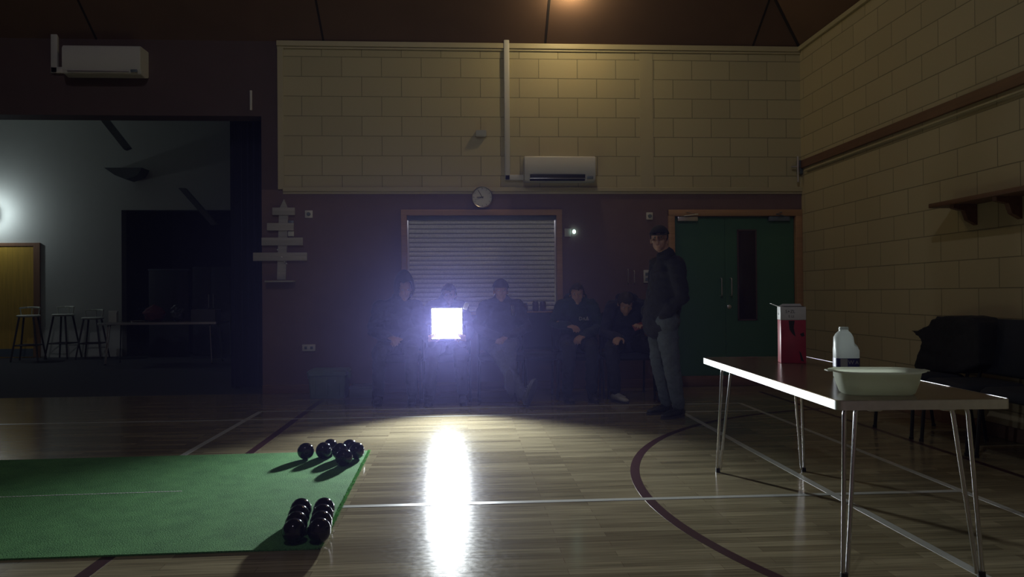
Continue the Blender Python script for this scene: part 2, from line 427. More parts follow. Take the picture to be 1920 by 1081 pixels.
# yellow door of the annexe
d1 = pY(64, 461, YA); d1b = pY(76, 455, YA)
bm = B(); box(bm, (d1.x, YA-.03, 0), (d1b.x, YA, d1b.z)); box(bm, (d1.x-.95, YA-.03, d1.z), (d1.x, YA, d1b.z)); box(bm, (d1.x-1.02, YA-.03, 0), (d1.x-.95, YA, d1b.z))
dr = struct('door_1', B() if False else (lambda b: box(b, (d1.x-.95, YA-.02, .005), (d1.x, YA, d1.z)))(B()), m_yellow)
o = obj('door_frame', bm, m_oak, dr)
bm = B(); box(bm, (d1.x-.94, YA-.026, .02), (d1.x-.01, YA-.018, .17)); obj('kick_plate', bm, m_kick, dr)

# ------------------------------------------------------------------ annexe contents
def prismY(poly_px, Y, t, bm=None):
    bm = bm or B(); prism(bm, [pY(x, y, Y) for x, y in poly_px], (0, t, 0)); return bm
bm = prismY([(178, 212), (192, 212), (242, 276), (232, 280)], 12.6, .12)  # mid-grey diagonal bar high in the annexe
tag(centre(obj('diagonal_bar', bm, m_mid)), 'dark diagonal bar high in the annexe', 'roof brace')
bm = prismY([(334, 352), (346, 352), (406, 420), (396, 422)], 13.6, .12)  # second mid-grey bar, lower, above the recess
tag(centre(obj('diagonal_bar', bm, m_mid)), 'faint lower diagonal bar above the dark recess', 'roof brace')
w = prismY([(195, 314), (266, 314), (258, 328), (236, 336), (215, 328)], YA-.34, .33)
tag(centre(obj('wall_speaker', w, m_mid)), 'dark wedge shaped speaker high on the annexe wall', 'speaker')
# stage curtain bunched behind the edge of the opening
bm = B(); cx0, cx1 = pY(432, 400, 9.0).x, pY(486, 400, 9.0).x+.08
nn = 60
fr = [V((cx0+(cx1-cx0)*k/nn, 9.0+.07*math.sin(k*1.15)+.02*math.sin(k*.4), .02)) for k in range(nn+1)]
bk = [p+V((0, .03, 0)) for p in reversed(fr)]
prism(bm, fr+bk, (0, 0, 3.6))
tag(centre(obj('stage_curtain', bm, m_navycurtain, smooth=80)), 'tall navy curtain bunched beside the edge of the wide opening', 'curtain')

# ------------------------------------------------------------------ wall fittings
def air_con(label, x0, x1, z0, z1, seed):
    t = thing('air_conditioner', label, 'air conditioner', ((x0+x1)/2, YB, z0))
    W, Hh = (x1-x0), z1-z0
    bm = B(); prof = [(0, .03), (-.10, 0), (-.19, .02), (-.225, .09), (-.225, Hh-.03), (-.205, Hh), (0, Hh)]
    prism(bm, [V((-W/2, y, z)) for y, z in prof], (W, 0, 0))
    bmesh.ops.bevel(bm, geom=[e for e in bm.edges], offset=.006, segments=2, affect='EDGES')
    obj('housing', bm, m_white, t)
    if seed == 0: bm = B(); prism(bm, [V((-W/2+.06, y, z)) for y, z in ((-.2225, .072), (-.232, .080), (-.200, .018), (-.19, .012))], (W-.18, 0, 0)); obj('outlet_slot', bm, m_black, t)
    bm = B(); box(bm, (-W/2+.06, -.236, .032), (W/2-.12, -.214, .040), .003); obj('louvre', bm, m_alu, t)
    bm = B(); box(bm, (W/2-.1, -.232, .03), (W/2-.03, -.218, .06), .003); obj('display_panel', bm, m_kick, t)
    return t
air_con('white wall air conditioner on cream blocks beside the trunking', .66, 1.465, 2.36, 2.65, 0)
air_con('white wall air conditioner high on dark boarding over the opening', pY(136, 100, YB).x, pY(279, 100, YB).x, pY(200, 151, YB).z, pY(200, 97, YB).z, 1)
def trunk(label, pts, w):
    bm = B(); d = .045
    for (xa, za), (xb, zb) in zip(pts[:-1], pts[1:]):
        box(bm, (min(xa, xb)-w/2, YB-d, min(za, zb)-w/2), (max(xa, xb)+w/2, YB, max(za, zb)+w/2), .008)
    tag(centre(obj('cable_trunking', bm, m_white)), label, 'trunking')
trunk('white trunking dropping down the cream wall to the air conditioner', [(.478, 3.99), (.478, 2.435), (.66, 2.435)], .062)
q0, q1 = pY(105, 44, YB), pY(105, 133, YB)
trunk('white trunking beside the air conditioner on the dark boarding', [(q0.x, q0.z), (q1.x, q1.z), (pY(134, 133, YB).x, q1.z)], .07)
# detector
p = pY(902, 250, YB); bm = B(); prism(bm, [V((p.x-.06, YB, p.z+.035)), V((p.x-.06, YB-.09, p.z+.02)), V((p.x-.06, YB-.06, p.z-.04)), V((p.x-.06, YB, p.z-.04))], (.12, 0, 0))
bmesh.ops.bevel(bm, geom=list(bm.edges), offset=.008, segments=2, affect='EDGES')
tag(centre(obj('motion_sensor', bm, m_white)), 'small white sensor box on the cream blocks above the clock', 'sensor')
# clock
p = pY(904, 370, YB-.03)
t = thing('wall_clock', 'round white clock above the hatch overlapping the cream rail', 'clock', (p.x, YB-.031, p.z))
rr_ = .123
bm = B(); lathe(bm, (0, 0, 0), [(rr_*.9, 0), (rr_, .005), (rr_, .035), (rr_*.96, .042), (rr_*.9, .036), (rr_*.9, .02), (rr_*.5, .019)], 48)
rotx = Matrix.Rotation(R(90), 4, 'X'); bm.transform(rotx); obj('rim', bm, m_alu, t)
bm = B(); lathe(bm, (0, 0, 0), [(.001, .02), (rr_*.92, .02), (rr_*.92, .024), (.001, .024)], 48); bm.transform(rotx); fc = obj('clock_face', bm, m_white, t)
for k in range(12):
    bm = B(); a = R(30*k); L = .014 if k % 3 else .022
    box(bm, (-.0018, -.0265, .088), (.0018, -.0245, .088+L)); 
    bm.transform(Matrix.Rotation(a, 4, 'Y')); obj('hour_mark', bm, m_black, t)
for nm, ang, L, w in (('hour_hand', 267, .062, .004), ('minute_hand', 330, .088, .003)):
    bm = B(); box(bm, (-w, -.029, -.015), (w, -.0275, L)); bm.transform(Matrix.Rotation(R(ang), 4, 'Y')); obj(nm, bm, m_black, t)
bm = B(); box(bm, (-.001, -.031, -.02), (.001, -.030, .09)); bm.transform(Matrix.Rotation(R(250), 4, 'Y')); obj('second_hand', bm, m_black, t)

# serving hatch: frame, sill, roller shutter
w1 = bpy.data.objects.new('window_1', None)
bm = B(); fo = .065
box(bm, (hx0-.035, YB-.03, hz0), (hx0+.03, YB+.1, hz1+.035), .004); box(bm, (hx1-.03, YB-.03, hz0), (hx1+.035, YB+.1, hz1+.035), .004)
box(bm, (hx0-.035, YB-.032, hz1-.03), (hx1+.035, YB+.1, hz1+.035), .004)
hf = struct('window_1', bm, m_oakx)
bm = B(); box(bm, (hx0-.05, YB-.10, hz0-.035), (hx1+.05, YB+.12, hz0), .006); obj('window_sill', bm, m_oakx, hf)
sh = thing('roller_shutter', 'closed galvanised roller shutter filling the serving hatch', 'shutter', ((hx0+hx1)/2, YB+.08, hz0))
W2 = (hx1-hx0)/2-.032
bm = B(); pr = []; zz = .012; pitch_ = .0527
poly = []
n = int((hz1-hz0-.07)/pitch_)
for k in range(n):
    z0 = zz+k*pitch_
    poly += [(-.004, z0), (-.013, z0+.003), (-.0165, z0+.010), (-.0165, z0+.038), (-.013, z0+.0430), (-.004, z0+.0445), (.026, z0+.045), (.026, z0+.0522)]
poly += [(.034, zz+n*pitch_), (.034, zz)]
prism(bm, [V((-W2, y, z)) for y, z in poly], (2*W2, 0, 0)); obj('slats', bm, m_shutter, sh)
for s in (-1, 1):
    bm = B(); box(bm, (s*W2-.018, -.035, .0), (s*W2+.018, .04, hz1-hz0-.03), .003); obj('guide_rail', bm, m_alu, sh)
bm = B(); box(bm, (-W2, -.03, 0), (W2, .02, .02), .003); obj('bottom_rail', bm, m_alu, sh)
bm = B(); box(bm, (-W2, -.045, zz+n*pitch_-.01), (W2, .05, hz1-hz0-.03), .003); obj('shutter_box', bm, m_kick, sh)

# jars on the hatch sill
m_jar = mat('dark_glass_jar', (.06, .03, .035), .2, nscale=20); m_lid = mat('jar_lid', (.5, .5, .48), .3, .6)
for i, (px, hh, lab) in enumerate(((984, .10, 'short dark jar on the hatch sill, nearest the seated man in the hat'), (1004, .125, 'dark jar in the middle of the three on the hatch sill'), (1018, .125, 'dark jar on the hatch sill closest to the frame'))):
    p = pY(px, 583, YB-.03)
    t = thing('jar', lab, 'jar', (p.x, YB-.03, hz0), 0, 'jars on the hatch sill')
    bm = B(); lathe(bm, (0, 0, 0), [(.03, 0), (.035, .005), (.035, hh-.03), (.028, hh-.018), (.028, hh-.01)], 20); obj('glass', bm, m_jar, t)
    bm = B(); lathe(bm, (0, 0, 0), [(.03, hh-.014), (.031, hh-.012), (.031, hh), (.001, hh+.001)], 20); obj('lid', bm, m_lid, t)

# double door
dr = None
bm = B(); box(bm, (dx0+.045, YB+.03, .125), (3.032, YB+.075, dz1-.045), .003); box(bm, (3.034, YB+.03, .125), (dx1-.055, YB+.075, dz1-.045), .003)
dr = struct('door_2', bm, m_green)
bm = B(); box(bm, (dx0-.035, YB-.025, 0), (dx0+.04, YB+.1, dz1+.035), .004); box(bm, (dx1-.05, YB-.025, 0), (dx1+.028, YB+.1, dz1+.035), .004)
box(bm, (dx0-.035, YB-.027, dz1-.04), (dx1+.028, YB+.1, dz1+.035), .004); obj('door_frame', bm, m_oakx, dr)
bm = B(); box(bm, (dx0+.04, YB+.02, 0), (3.031, YB+.07, .124), .003); box(bm, (3.035, YB+.02, 0), (dx1-.05, YB+.07, .124), .003); obj('kick_board', bm, m_skirt, dr)
bm = B(); box(bm, (3.19, YB+.024, .78), (3.40, YB+.029, 1.82), .002); vp = obj('vision_panel', bm, m_glassdark, dr)
bm = B()
for a, b in (((3.178, .768), (3.194, 1.832)), ((3.396, .768), (3.412, 1.832))): box(bm, (a[0], YB+.02, a[1]), (b[0], YB+.03, b[1]))
box(bm, (3.178, YB+.02, .765), (3.412, YB+.03, .781)); box(bm, (3.178, YB+.02, 1.82), (3.412, YB+.03, 1.835)); obj('panel_bead', bm, m_header, vp)
for x in (2.973, 3.092):
    bm = B(); tube(bm, bend([(x, YB+.03, 1.265), (x, YB-.02, 1.265), (x, YB-.02, 1.055), (x, YB+.03, 1.055)], .02), .008); obj('pull_handle', bm, m_alu, dr)
bm = B(); lathe(bm, (0, 0, 0), [(.024, 0), (.026, .006), (.018, .010), (.001, .011)], 20); bm.transform(Matrix.Translation((3.077, YB+.03, .927)) @ rotx); obj('lock_rose', bm, m_alu, dr)
for xa, xb, fl in ((2.46, 2.70, 1), (3.55, 3.80, -1)):
    bm = B(); box(bm, (xa, YB-.02, 1.93), (xb, YB+.03, 1.985), .008)
    xs = xa+.05 if fl > 0 else xb-.05
    tube(bm, [(xs, YB-.0, 1.988), (xs+fl*.16, YB-.13, 2.0), (xs+fl*.05, YB-.02, 2.035)], .007); obj('door_closer', bm, m_alu if fl > 0 else m_kick, dr)

# small wall plates
def plate(label, px, py, w, h, kind='box', m=m_white, name='wall_switch', cat='switch'):
    p = pY(px, py, YB); t = thing(name, label, cat, (p.x, YB, p.z-h/2))
    bm = B(); box(bm, (-w/2, -.02, 0), (w/2, 0, h), .004); obj('cover_plate', bm, m, t)
    if kind == 'dial':
        bm = B(); lathe(bm, (0, 0, 0), [(.022, 0), (.022, .01), (.016, .016), (.001, .016)], 18); bm.transform(Matrix.Translation((0, -.02, h/2)) @ rotx); obj('dial', bm, m_kick, t)
    elif kind == 'rockers':
        for k in (-1, 1):
            bm = B(); box(bm, (k*w*.22-w*.1, -.026, h*.3), (k*w*.22+w*.1, -.018, h*.72), .002); obj('rocker', bm, m_kick, t)
    elif kind == 'tall':
        for k in (.28, .68):
            bm = B(); box(bm, (-w*.28, -.026, h*(k-.12)), (w*.28, -.018, h*(k+.12)), .002); obj('rocker', bm, m_kick, t)
    return t
plate('small square dial switch on the maroon wall beside the plank tree', 579.5, 401.5, .085, .085, 'dial')
plate('pale grey cable box half hidden behind the plank tree', 546, 438, .065, .06, 'box')
plate('tall outline switch plate behind the second plank of the tree', 546, 421, .06, .09, 'box', m_kick)
plate('double socket low on the maroon wall above the plastic crate', 579.5, 651.5, .146, .075, 'rockers', name='wall_socket', cat='socket')
plate('white control box beside the hatch frame', 1064, 436, .07, .095, 'box', name='control_box', cat='control box')
plate('small white thermostat beside the green door frame above the cap', 1217.5, 405, .075, .085, 'dial', name='thermostat', cat='thermostat')
plate('two gang switch on the maroon wall behind the standing man', 1213, 518, .085, .15, 'tall')
# glowing indicator beside the control box
p = pY(1076.5, 434, YB-.02); bm = B(); ell(bm, p, (V((.018, 0, 0)), V((0, .02, 0)), V((0, 0, .024))))
tag(centre(obj('indicator_light', bm, emis('green_white_glow', (.55, 1, .85), 6))), 'tiny bright indicator light beside the white control box', 'indicator light')
# metal grab bracket
p = pY(1182.5, 517, YB); t = thing('wall_bracket', 'pair of slim upright metal bars on the maroon wall behind the bent head', 'bracket', (p.x, YB, p.z-.09))
for k, L in ((-1, .17), (1, .15)):
    bm = B(); tube(bm, bend([(k*.036, 0, 0), (k*.036, -.035, 0), (k*.036, -.035, L), (k*.036, 0, L)], .012), .006 if k > 0 else .004); obj('bar', bm, m_alu, t)
# switch strip on the boarding, upper left edge of the opening
q0, q1 = pY(471, 170, YB), pY(471, 207, YB); bm = B(); box(bm, (q0.x-.012, YB-.02, q1.z), (q0.x+.012, YB, q0.z), .003)
tag(centre(obj('curtain_rail_end', bm, m_white)), 'slim pale upright strip at the top corner of the opening', 'rail end')

# plank Christmas tree on the wall
t = thing('plank_tree', 'grey plank tree of four widening boards on the maroon wall', 'wall decoration', (pY(527, 527, YB).x, YB, pY(527, 527, YB).z))
c0 = pY(527, 527, YB)
def loc(px, py): p = pY(px, py, YB-.03); return (p.x-c0.x, p.z-c0.z)
bm = B(); pts = [loc(519, 524), (loc(535, 524)), loc(540, 392), loc(532, 373), loc(523, 392)]
prism(bm, [V((x, -.025, z)) for x, z in pts], (0, .025, 0)); obj('trunk_board', bm, m_plank, t)
for (xa, ya), (xb, yb) in (((511, 389), (553, 403)), ((501, 418), (551, 432)), ((491, 445), (568, 460)), ((475, 473), (576, 489))):
    (lx, lz), (hx_, hz_) = loc(xa, yb), loc(xb, ya)
    bm = B(); box(bm, (lx, -.045, lz), (hx_, -.025, hz_), .003); obj('cross_board', bm, m_plank, t)
bm = B(); (lx, lz), (hx_, hz_) = loc(500, 529), loc(553, 526); box(bm, (lx, -.12, lz), (hx_, .0, lz+.018), .003); obj('base_board', bm, m_plank, t)
for px, py in ((534, 491), (538, 494), (529, 482), (521, 468)):
    x, z = loc(px, py); bm = B(); ell(bm, (x, -.05, z), (V((.009, 0, 0)), V((0, .009, 0)), V((0, 0, .009)))); obj('bauble', bm, m_alu, t)

# bracket in the corner on the dado
p = V((3.93, YB-.06, 2.55)); t = thing('corner_bracket', 'grey metal pivot bracket in the corner at the dado rail', 'bracket', (3.86, YB, 2.36))
bm = B(); box(bm, (.03, -.05, .12), (.088, -.002, .28), .006); obj('mounting_plate', bm, m_kick, t)
bm = B(); tube(bm, [(.02, -.07, .02), (.02, -.07, .32)], .014); tube(bm, [(.02, -.07, .2), (-.05, -.05, .2)], .012); tube(bm, [(.02, -.07, .2), (.06, -.03, .2)], .012); obj('pivot_post', bm, m_alu, t)
bm = B(); tube(bm, [(XR-.025, -2.5, 2.50), (XR-.025, YB-.15, 2.50)], .011)
t2 = tag(centre(obj('conduit_pipe', bm, m_cream)), 'slim painted conduit running under the dado rail of the side wall', 'pipe')
# shelf on the side wall
s0 = pX(1752, 390, XR-.22)
t = thing('wall_shelf', 'dark wooden shelf on two brackets high on the side wall', 'shelf', (XR, 5.25, 1.76))
bm = B(); box(bm, (-.22, -1.0, 0), (0, .52, .035), .004); obj('board', bm, m_oaky, t)
for px in (1806, 1888):
    yy = pX(px, 400, XR-.1).y - 5.25
    bm = B(); prism(bm, [V((0, yy-.02, 0)), V((-.19, yy-.02, 0)), V((-.19, yy-.02, -.03)), V((-.10, yy-.02, -.05)), V((-.075, yy-.02, -.12)), V((0, yy-.02, -.16))], (0, .045, 0)); obj('shelf_bracket', bm, m_oaky, t)

# ------------------------------------------------------------------ chairs
def make_chair(label):
    t = thing('stacking_chair', label, 'chair')      # faces -Y, origin on floor under seat centre
    bm = B(); rings(bm, [rrect(.46, .44, .05, .40), rrect(.48, .46, .06, .415), rrect(.48, .46, .06, .44), rrect(.44, .42, .06, .465)]); obj('seat', bm, m_navyfab, t, 60)
    bm = B(); rings(bm, [rrect(.45, .035, .015, 0, 4), rrect(.48, .06, .025, .02, 4), rrect(.47, .06, .025, .36, 4), rrect(.42, .04, .015, .40, 4)])
    bm.transform(Matrix.Translation((0, .235, .49)) @ Matrix.Rotation(R(-8), 4, 'X')); obj('backrest', bm, m_navyfab, t, 60)
    for s in (-1, 1):
        bm = B(); tube(bm, [(s*.235, -.20, .41), (s*.245, -.23, 0)], .0125); tube(bm, [(s*.245, -.231, .0), (s*.245, -.231, .02)], .016); obj('leg', bm, m_blackframe, t)
        bm = B(); tube(bm, bend([(s*.245, .26, 0), (s*.24, .20, .42), (s*.24, .295, .86)], .05), .0125); tube(bm, [(s*.245, .26, .0), (s*.245, .26, .02)], .016); obj('leg', bm, m_blackframe, t)
    bm = B()
    for s in (-1, 1): tube(bm, [(s*.235, -.2, .405), (s*.235, .2, .405)], .011)
    tube(bm, [(-.235, -.18, .405), (.235, -.18, .405)], .011); tube(bm, [(-.235, .18, .405), (.235, .18, .405)], .011); obj('seat_frame', bm, m_blackframe, t)
    return t
g1 = 'chairs along the side wall'
ch = make_chair('navy fabric chair by the side wall draped with the jacket'); ch.location = (3.50, 5.54, 0); ch.rotation_euler.z = R(-90); ch['group'] = g1
dup(ch, (3.52, 4.96, 0), R(-90), 'navy fabric chair by the side wall next to the draped one', g1)
dup(ch, (3.55, 4.42, 0), R(-90), 'navy fabric chair by the side wall half cut by the picture edge', g1)

# draped jacket
m_jack = mat('black_jacket_cloth', (.014, .015, .020), .85, nscale=60, namt=.3, bump=.3, bscale=90)
bm = B()
XJ = 3.70
sil = [(1705, 620), (1722, 617), (1738, 610), (1746, 598), (1766, 592), (1800, 591), (1822, 594), (1834, 606), (1836, 640), (1834, 686), (1790, 700), (1716, 697), (1711, 684), (1722, 655), (1728, 636), (1716, 628)]
prism(bm, [pX(x, y, XJ-.07) for x, y in sil], (.20, 0, 0))
bm = fuse(bm, .016, 5, .008, 8, 3)
jk = tag(centre(obj('jacket', bm, m_jack, smooth=180)), 'black jacket with a pointed collar draped over the chair back', 'jacket')

# ------------------------------------------------------------------ folding tables
def make_table(label):
    t = thing('folding_table', label, 'table')
    W, L = .645, 1.90
    bm = B(); rings(bm, [rrect(W-.008, L-.008, .028, .668), rrect(W-.008, L-.008, .028, .6905)]); obj('tabletop', bm, m_top, t)
    bm = B(); o_, i_ = rrect(W, L, .032, 0), rrect(W-.008, L-.008, .028, 0)
    a = [bm.verts.new(p+V((0, 0, .655))) for p in o_]; b = [bm.verts.new(p+V((0, 0, .689))) for p in o_]
    c = [bm.verts.new(p+V((0, 0, .691))) for p in i_]; d = [bm.verts.new(p+V((0, 0, .655))) for p in i_]
    n = len(a)
    for k in range(n):
        j = (k+1) % n
        for q in ((a, b), (b, c), (c, d), (d, a)): bm.faces.new((q[0][k], q[0][j], q[1][j], q[1][k]))
    obj('edge_trim', bm, m_edge, t)
    for sx in (-1, 1):
        for sy in (-1, 1):
            bm = B()
            ft = V((sx*.262, sy*.85, .014))
            tube(bm, bend([(sx*.10, sy*.80, .650), (sx*.238, sy*.815, .650), ft+V((sx*.004, 0, 0))], .035), .0085)
            tube(bm, bend([(sx*.10, sy*.79, .650), (sx*.186, sy*.80, .650), ft+V((-sx*.014, -sy*.004, 0))], .035), .0085)
            lg = obj('leg', bm, m_chrome, t)
            bm = B(); loft(bm, [ft-V((0, 0, .013)), ft+V((0, 0, .01))], [(.014, .018), (.013, .016)], V((1, 0, 0)), dome=False); obj('rubber_foot', bm, m_black, lg)
        # cross tube of each folding frame
    for sy in (-1, 1):
        bm = B(); tube(bm, [(-.11, sy*.80, .650), (.11, sy*.80, .650)], .0085); tube(bm, [(-.11, sy*.79, .648), (.11, sy*.79, .648)], .0085); obj('leg_frame', bm, m_chrome, t)
        for sx in (-1, 1):
            bm = B(); box(bm, (sx*.14-.03, sy*.85-.018, .636), (sx*.14+.03, sy*.85+.018, .668), .01); obj('hinge_block', bm, m_white, t)
    return t
ft = make_table('brown topped folding table with bright metal edge and rod legs')
ft.location = (1.733, 3.58, 0); ft.rotation_euler.z = R(-3.2)
fb = dup(ft, (0, 0, 0), 0, 'folding table in the dark annexe with red things on it')
pa, pb = pZ(192, 685, 0), pZ(411, 683, 0)
fb.location = ((pa.x+pb.x)/2-.07, pa.y+.3, 0); fb.rotation_euler.z = R(90)

# things on the near table
ZTAB = .691
m_tub = translucent('translucent_tub_plastic', (.80, .83, .74), .7)
cA = pZ(1644, 743, ZTAB); 
t = thing('plastic_tub', 'large translucent oblong plastic tub near the table end', 'tub', (cA.x+.050, cA.y+.088, ZTAB), R(-9))
bm = B(); Wt, Dt = .335, .205
out = [rrect(.270, .145, .06, .0, 8), rrect(.290, .165, .07, .006, 8), rrect(.315, .192, .075, .045, 8), rrect(Wt, Dt, .085, .084, 8), rrect(.378, .236, .11, .089, 8), rrect(.380, .238, .11, .093, 8), rrect(Wt-.004, Dt-.004, .083, .091, 8), rrect(.308, .185, .072, .05, 8), rrect(.275, .15, .06, .010, 8)]
out = [[V((p.x*.94, p.y*.9, p.z)) for p in q] for q in out]
rings(bm, out); obj('tub_body', bm, m_tub, t, 50)
for s in (-1, 1):
    bm = B(); box(bm, (s*.183-.009, -.022, .088), (s*.183+.009, .022, .093), .002); obj('lip_tab', bm, m_tub, t)

m_milk = translucent('milky_plastic', (.80, .85, .82), .5)
m_label = mat('blue_label', (.03, .03, .14), .4)
m_label2 = mat('grey_label', (.30, .31, .33), .4)
cB = pZ(1587, 707, ZTAB)
t = thing('milk_bottle', 'open white plastic milk bottle with blue label behind the tub', 'bottle', (cB.x, cB.y, ZTAB), R(-8))
bm = B(); rs = []
for z, w, d, r, cx in ((0, .100, .070, .02, 0), (.004, .108, .076, .025, 0), (.128, .109, .077, .025, 0), (.142, .102, .075, .03, -.004), (.150, .088, .073, .03, -.0105), (.188, .086, .072, .033, -.0115), (.204, .070, .062, .03, -.011), (.214, .050, .048, .022, -.010), (.217, .042, .042, .02, -.010), (.236, .040, .040, .019, -.010)):
    rs.append(rrect(w, d, r, z, 5, cx))
rings(bm, rs); obj('bottle_body', bm, m_milk, t, 50)
bm = B(); lathe(bm, (-.010, 0, .224), [(.0215, 0), (.0225, .003), (.0215, .007), (.0205, .007)], 20); obj('neck_ring', bm, m_milk, t)
bm = B(); tube(bm, bend([(.050, 0, .05), (.050, 0, .138), (.030, 0, .156), (.028, 0, .18)], .015), .008); obj('handle', bm, m_milk, t)
bm = B(); rings(bm, [rrect(.110, .078, .026, .052), rrect(.1105, .0785, .026, .052), rrect(.1105, .0785, .026, .092), rrect(.110, .078, .026, .092)]); lb = obj('label', bm, m_label, t)
bm = B(); box(bm, (-.040, -.0402, .054), (-.008, -.0395, .090)); obj('label_panel', bm, m_label2, lb)

def text(name, body, size, m, parent, mtx, ext=.0006):
    cu = bpy.data.curves.new('t', 'FONT'); cu.body = body; cu.size = size; cu.extrude = ext; cu.align_x = 'CENTER'; cu.align_y = 'CENTER'; cu.resolution_u = 2
    o = bpy.data.objects.new('t', cu); C.objects.link(o)
    dg = bpy.context.evaluated_depsgraph_get(); me = bpy.data.meshes.new_from_object(o.evaluated_get(dg)); C.objects.unlink(o); bpy.data.objects.remove(o)
    b = bmesh.new(); b.from_mesh(me); bpy.data.meshes.remove(me); b.transform(mtx)
    return obj(name, b, m, parent, None)
RX = Matrix.Rotation(R(90), 4, 'X')
text('label_mark', 'W', .026, m_label2, lb, Matrix.Translation((.008, -.0395, .073)) @ RX)
text('label_mark', 'A', .022, m_label2, lb, Matrix.Translation((.034, -.0395, .072)) @ RX)

m_red = mat('red_carton', (.34, .022, .045), .4, nscale=14, namt=.35)
m_band = mat('carton_white_band', (.55, .56, .55), .5, nscale=40, namt=.1)
cD = pZ(1493, 681, ZTAB)
t = thing('drink_carton', 'tall red carton with a white band round its top', 'carton', (cD.x-.0, cD.y+.055, ZTAB), R(-14))
hD = .318; wD, dD = .136, .102
bm = B(); box(bm, (-wD/2, -dD/2, 0), (wD/2, dD/2, hD-.074), .003); obj('carton_body', bm, m_red, t)
bm = B(); box(bm, (-wD/2-.001, -dD/2-.001, hD-.074), (wD/2+.001, dD/2+.001, hD), .002); bd = obj('top_band', bm, m_band, t)
bm = B(); box(bm, (-wD/2+.02, -dD/2+.01, hD-.001), (wD/2-.005, dD/2-.008, hD+.003)); obj('top_opening', bm, m_black, t)
bm = B(); prism(bm, [V((-wD/2, -dD/2, hD)), V((-wD/2, dD/2, hD)), V((-wD/2-.045, dD/2-.02, hD+.018)), V((-wD/2-.045, -dD/2+.02, hD+.018))], (0, 0, .002))
prism(bm, [V((-wD/2, dD/2, hD)), V((wD/2, dD/2, hD)), V((wD/2-.01, dD/2+.004, hD+.016)), V((-wD/2+.03, dD/2+.004, hD+.016))], (0, .002, 0)); obj('open_flap', bm, m_band, t)
text('printed_letters', 'S+ZL', .025, m_black, bd, Matrix.Translation((-.015, -dD/2-.001, hD-.027)) @ RX)
text('printed_letters', 'E LS', .018, m_black, bd, Matrix.Translation((-.01, -dD/2-.001, hD-.054)) @ RX)
text('printed_letters', 'A\u2013E', .02, m_black, bd, Matrix.Translation((-wD/2-.001, 0, hD-.04)) @ Matrix.Rotation(R(-90), 4, 'Z') @ RX)
bm = B(); yq = -dD/2-.0008; ks = .88
prism(bm, [V((-.025, yq, .24)), V((.008, yq, .24)), V((.002, yq, .20)), V((.012, yq, .15)), V((-.004, yq, .165)), V((-.02, yq, .19))], (0, .0008, 0)); obj('dark_swirl', bm, m_seam, t); bm = B()
prism(bm, [V((.035, yq, .165)), V((.055, yq, .175)), V((.06, yq, .155)), V((.045, yq, .15))], (0, .0008, 0)); obj('dark_leaf', bm, m_seam, t); bm = B()
prism(bm, [V((.03, yq, .07)), V((.04, yq, .06)), V((.055, yq, .01)), V((.04, yq, .015))], (0, .0008, 0)); obj('dark_leaf', bm, m_seam, t)

# ------------------------------------------------------------------ bowls and the green mat
mc = [(-.640, 3.25), (-.69, 5.26), (-3.6, 5.19), (-3.6, 3.20)]
bm = B()
nx = 120; top = []
def edgept(k, s): return None
# outline with a slightly ragged cut edge on the visible end
poly = []
for k in range(201):
    f = k/200; poly.append(V((mc[0][0]+(mc[1][0]-mc[0][0])*f+random.uniform(-.008, .008), mc[0][1]+(mc[1][1]-mc[0][1])*f, .0011)))
poly += [V((*mc[2], .0011)), V((*mc[3], .0011))]
prism(bm, poly, (0, 0, .007))
gm = thing('bowls_mat', 'green carpet bowls mat laid out on the wooden floor', 'mat', (-2.0, 4.2, 0.0011))
o = obj('carpet', bm, m_greenmat, gm, None, True)
bm = B(); random.seed(3)
for k in range(1700):
    f = random.random(); x = mc[0][0]+(mc[1][0]-mc[0][0])*f + random.uniform(-.012, .001); y = mc[0][1]+(mc[1][1]-mc[0][1])*f
    a = random.uniform(0, 6.28); r = .0032; l = random.uniform(.006, .014)
    p = V((x, y, .004)); q = V((r*math.cos(a), r*math.sin(a), 0)); w_ = V((-q.y, q.x, 0))
    tp = p+V((random.uniform(.0, .020), random.uniform(-.012, .012), l))
    v = [bm.verts.new(p+q), bm.verts.new(p-q*.5+w_), bm.verts.new(p-q*.5-w_), bm.verts.new(tp)]
    for i, j, k2 in ((0, 1, 3), (1, 2, 3), (2, 0, 3)): bm.faces.new((v[i], v[j], v[k2]))
m_pile = translucent('green_pile', (.30, .55, .25), .6, .9)
pl = obj('cut_pile', bm, m_pile, gm, None, True); pl['kind'] = 'stuff'
bm = B(); a, b = V((-1.60, 4.262, .008)), V((-2.62, 4.228, .008))
for k in range(60):
    f0, f1 = k/60, (k+.72)/60
    p, q = a.lerp(b, f0), a.lerp(b, f1); p.y += random.uniform(-.0015, .0015)
    box(bm, (min(p.x, q.x), p.y-.004, .0078), (max(p.x, q.x), p.y+.004, .0092+random.uniform(0, .001)))
obj('centre_string', bm, m_print, gm, None, True)

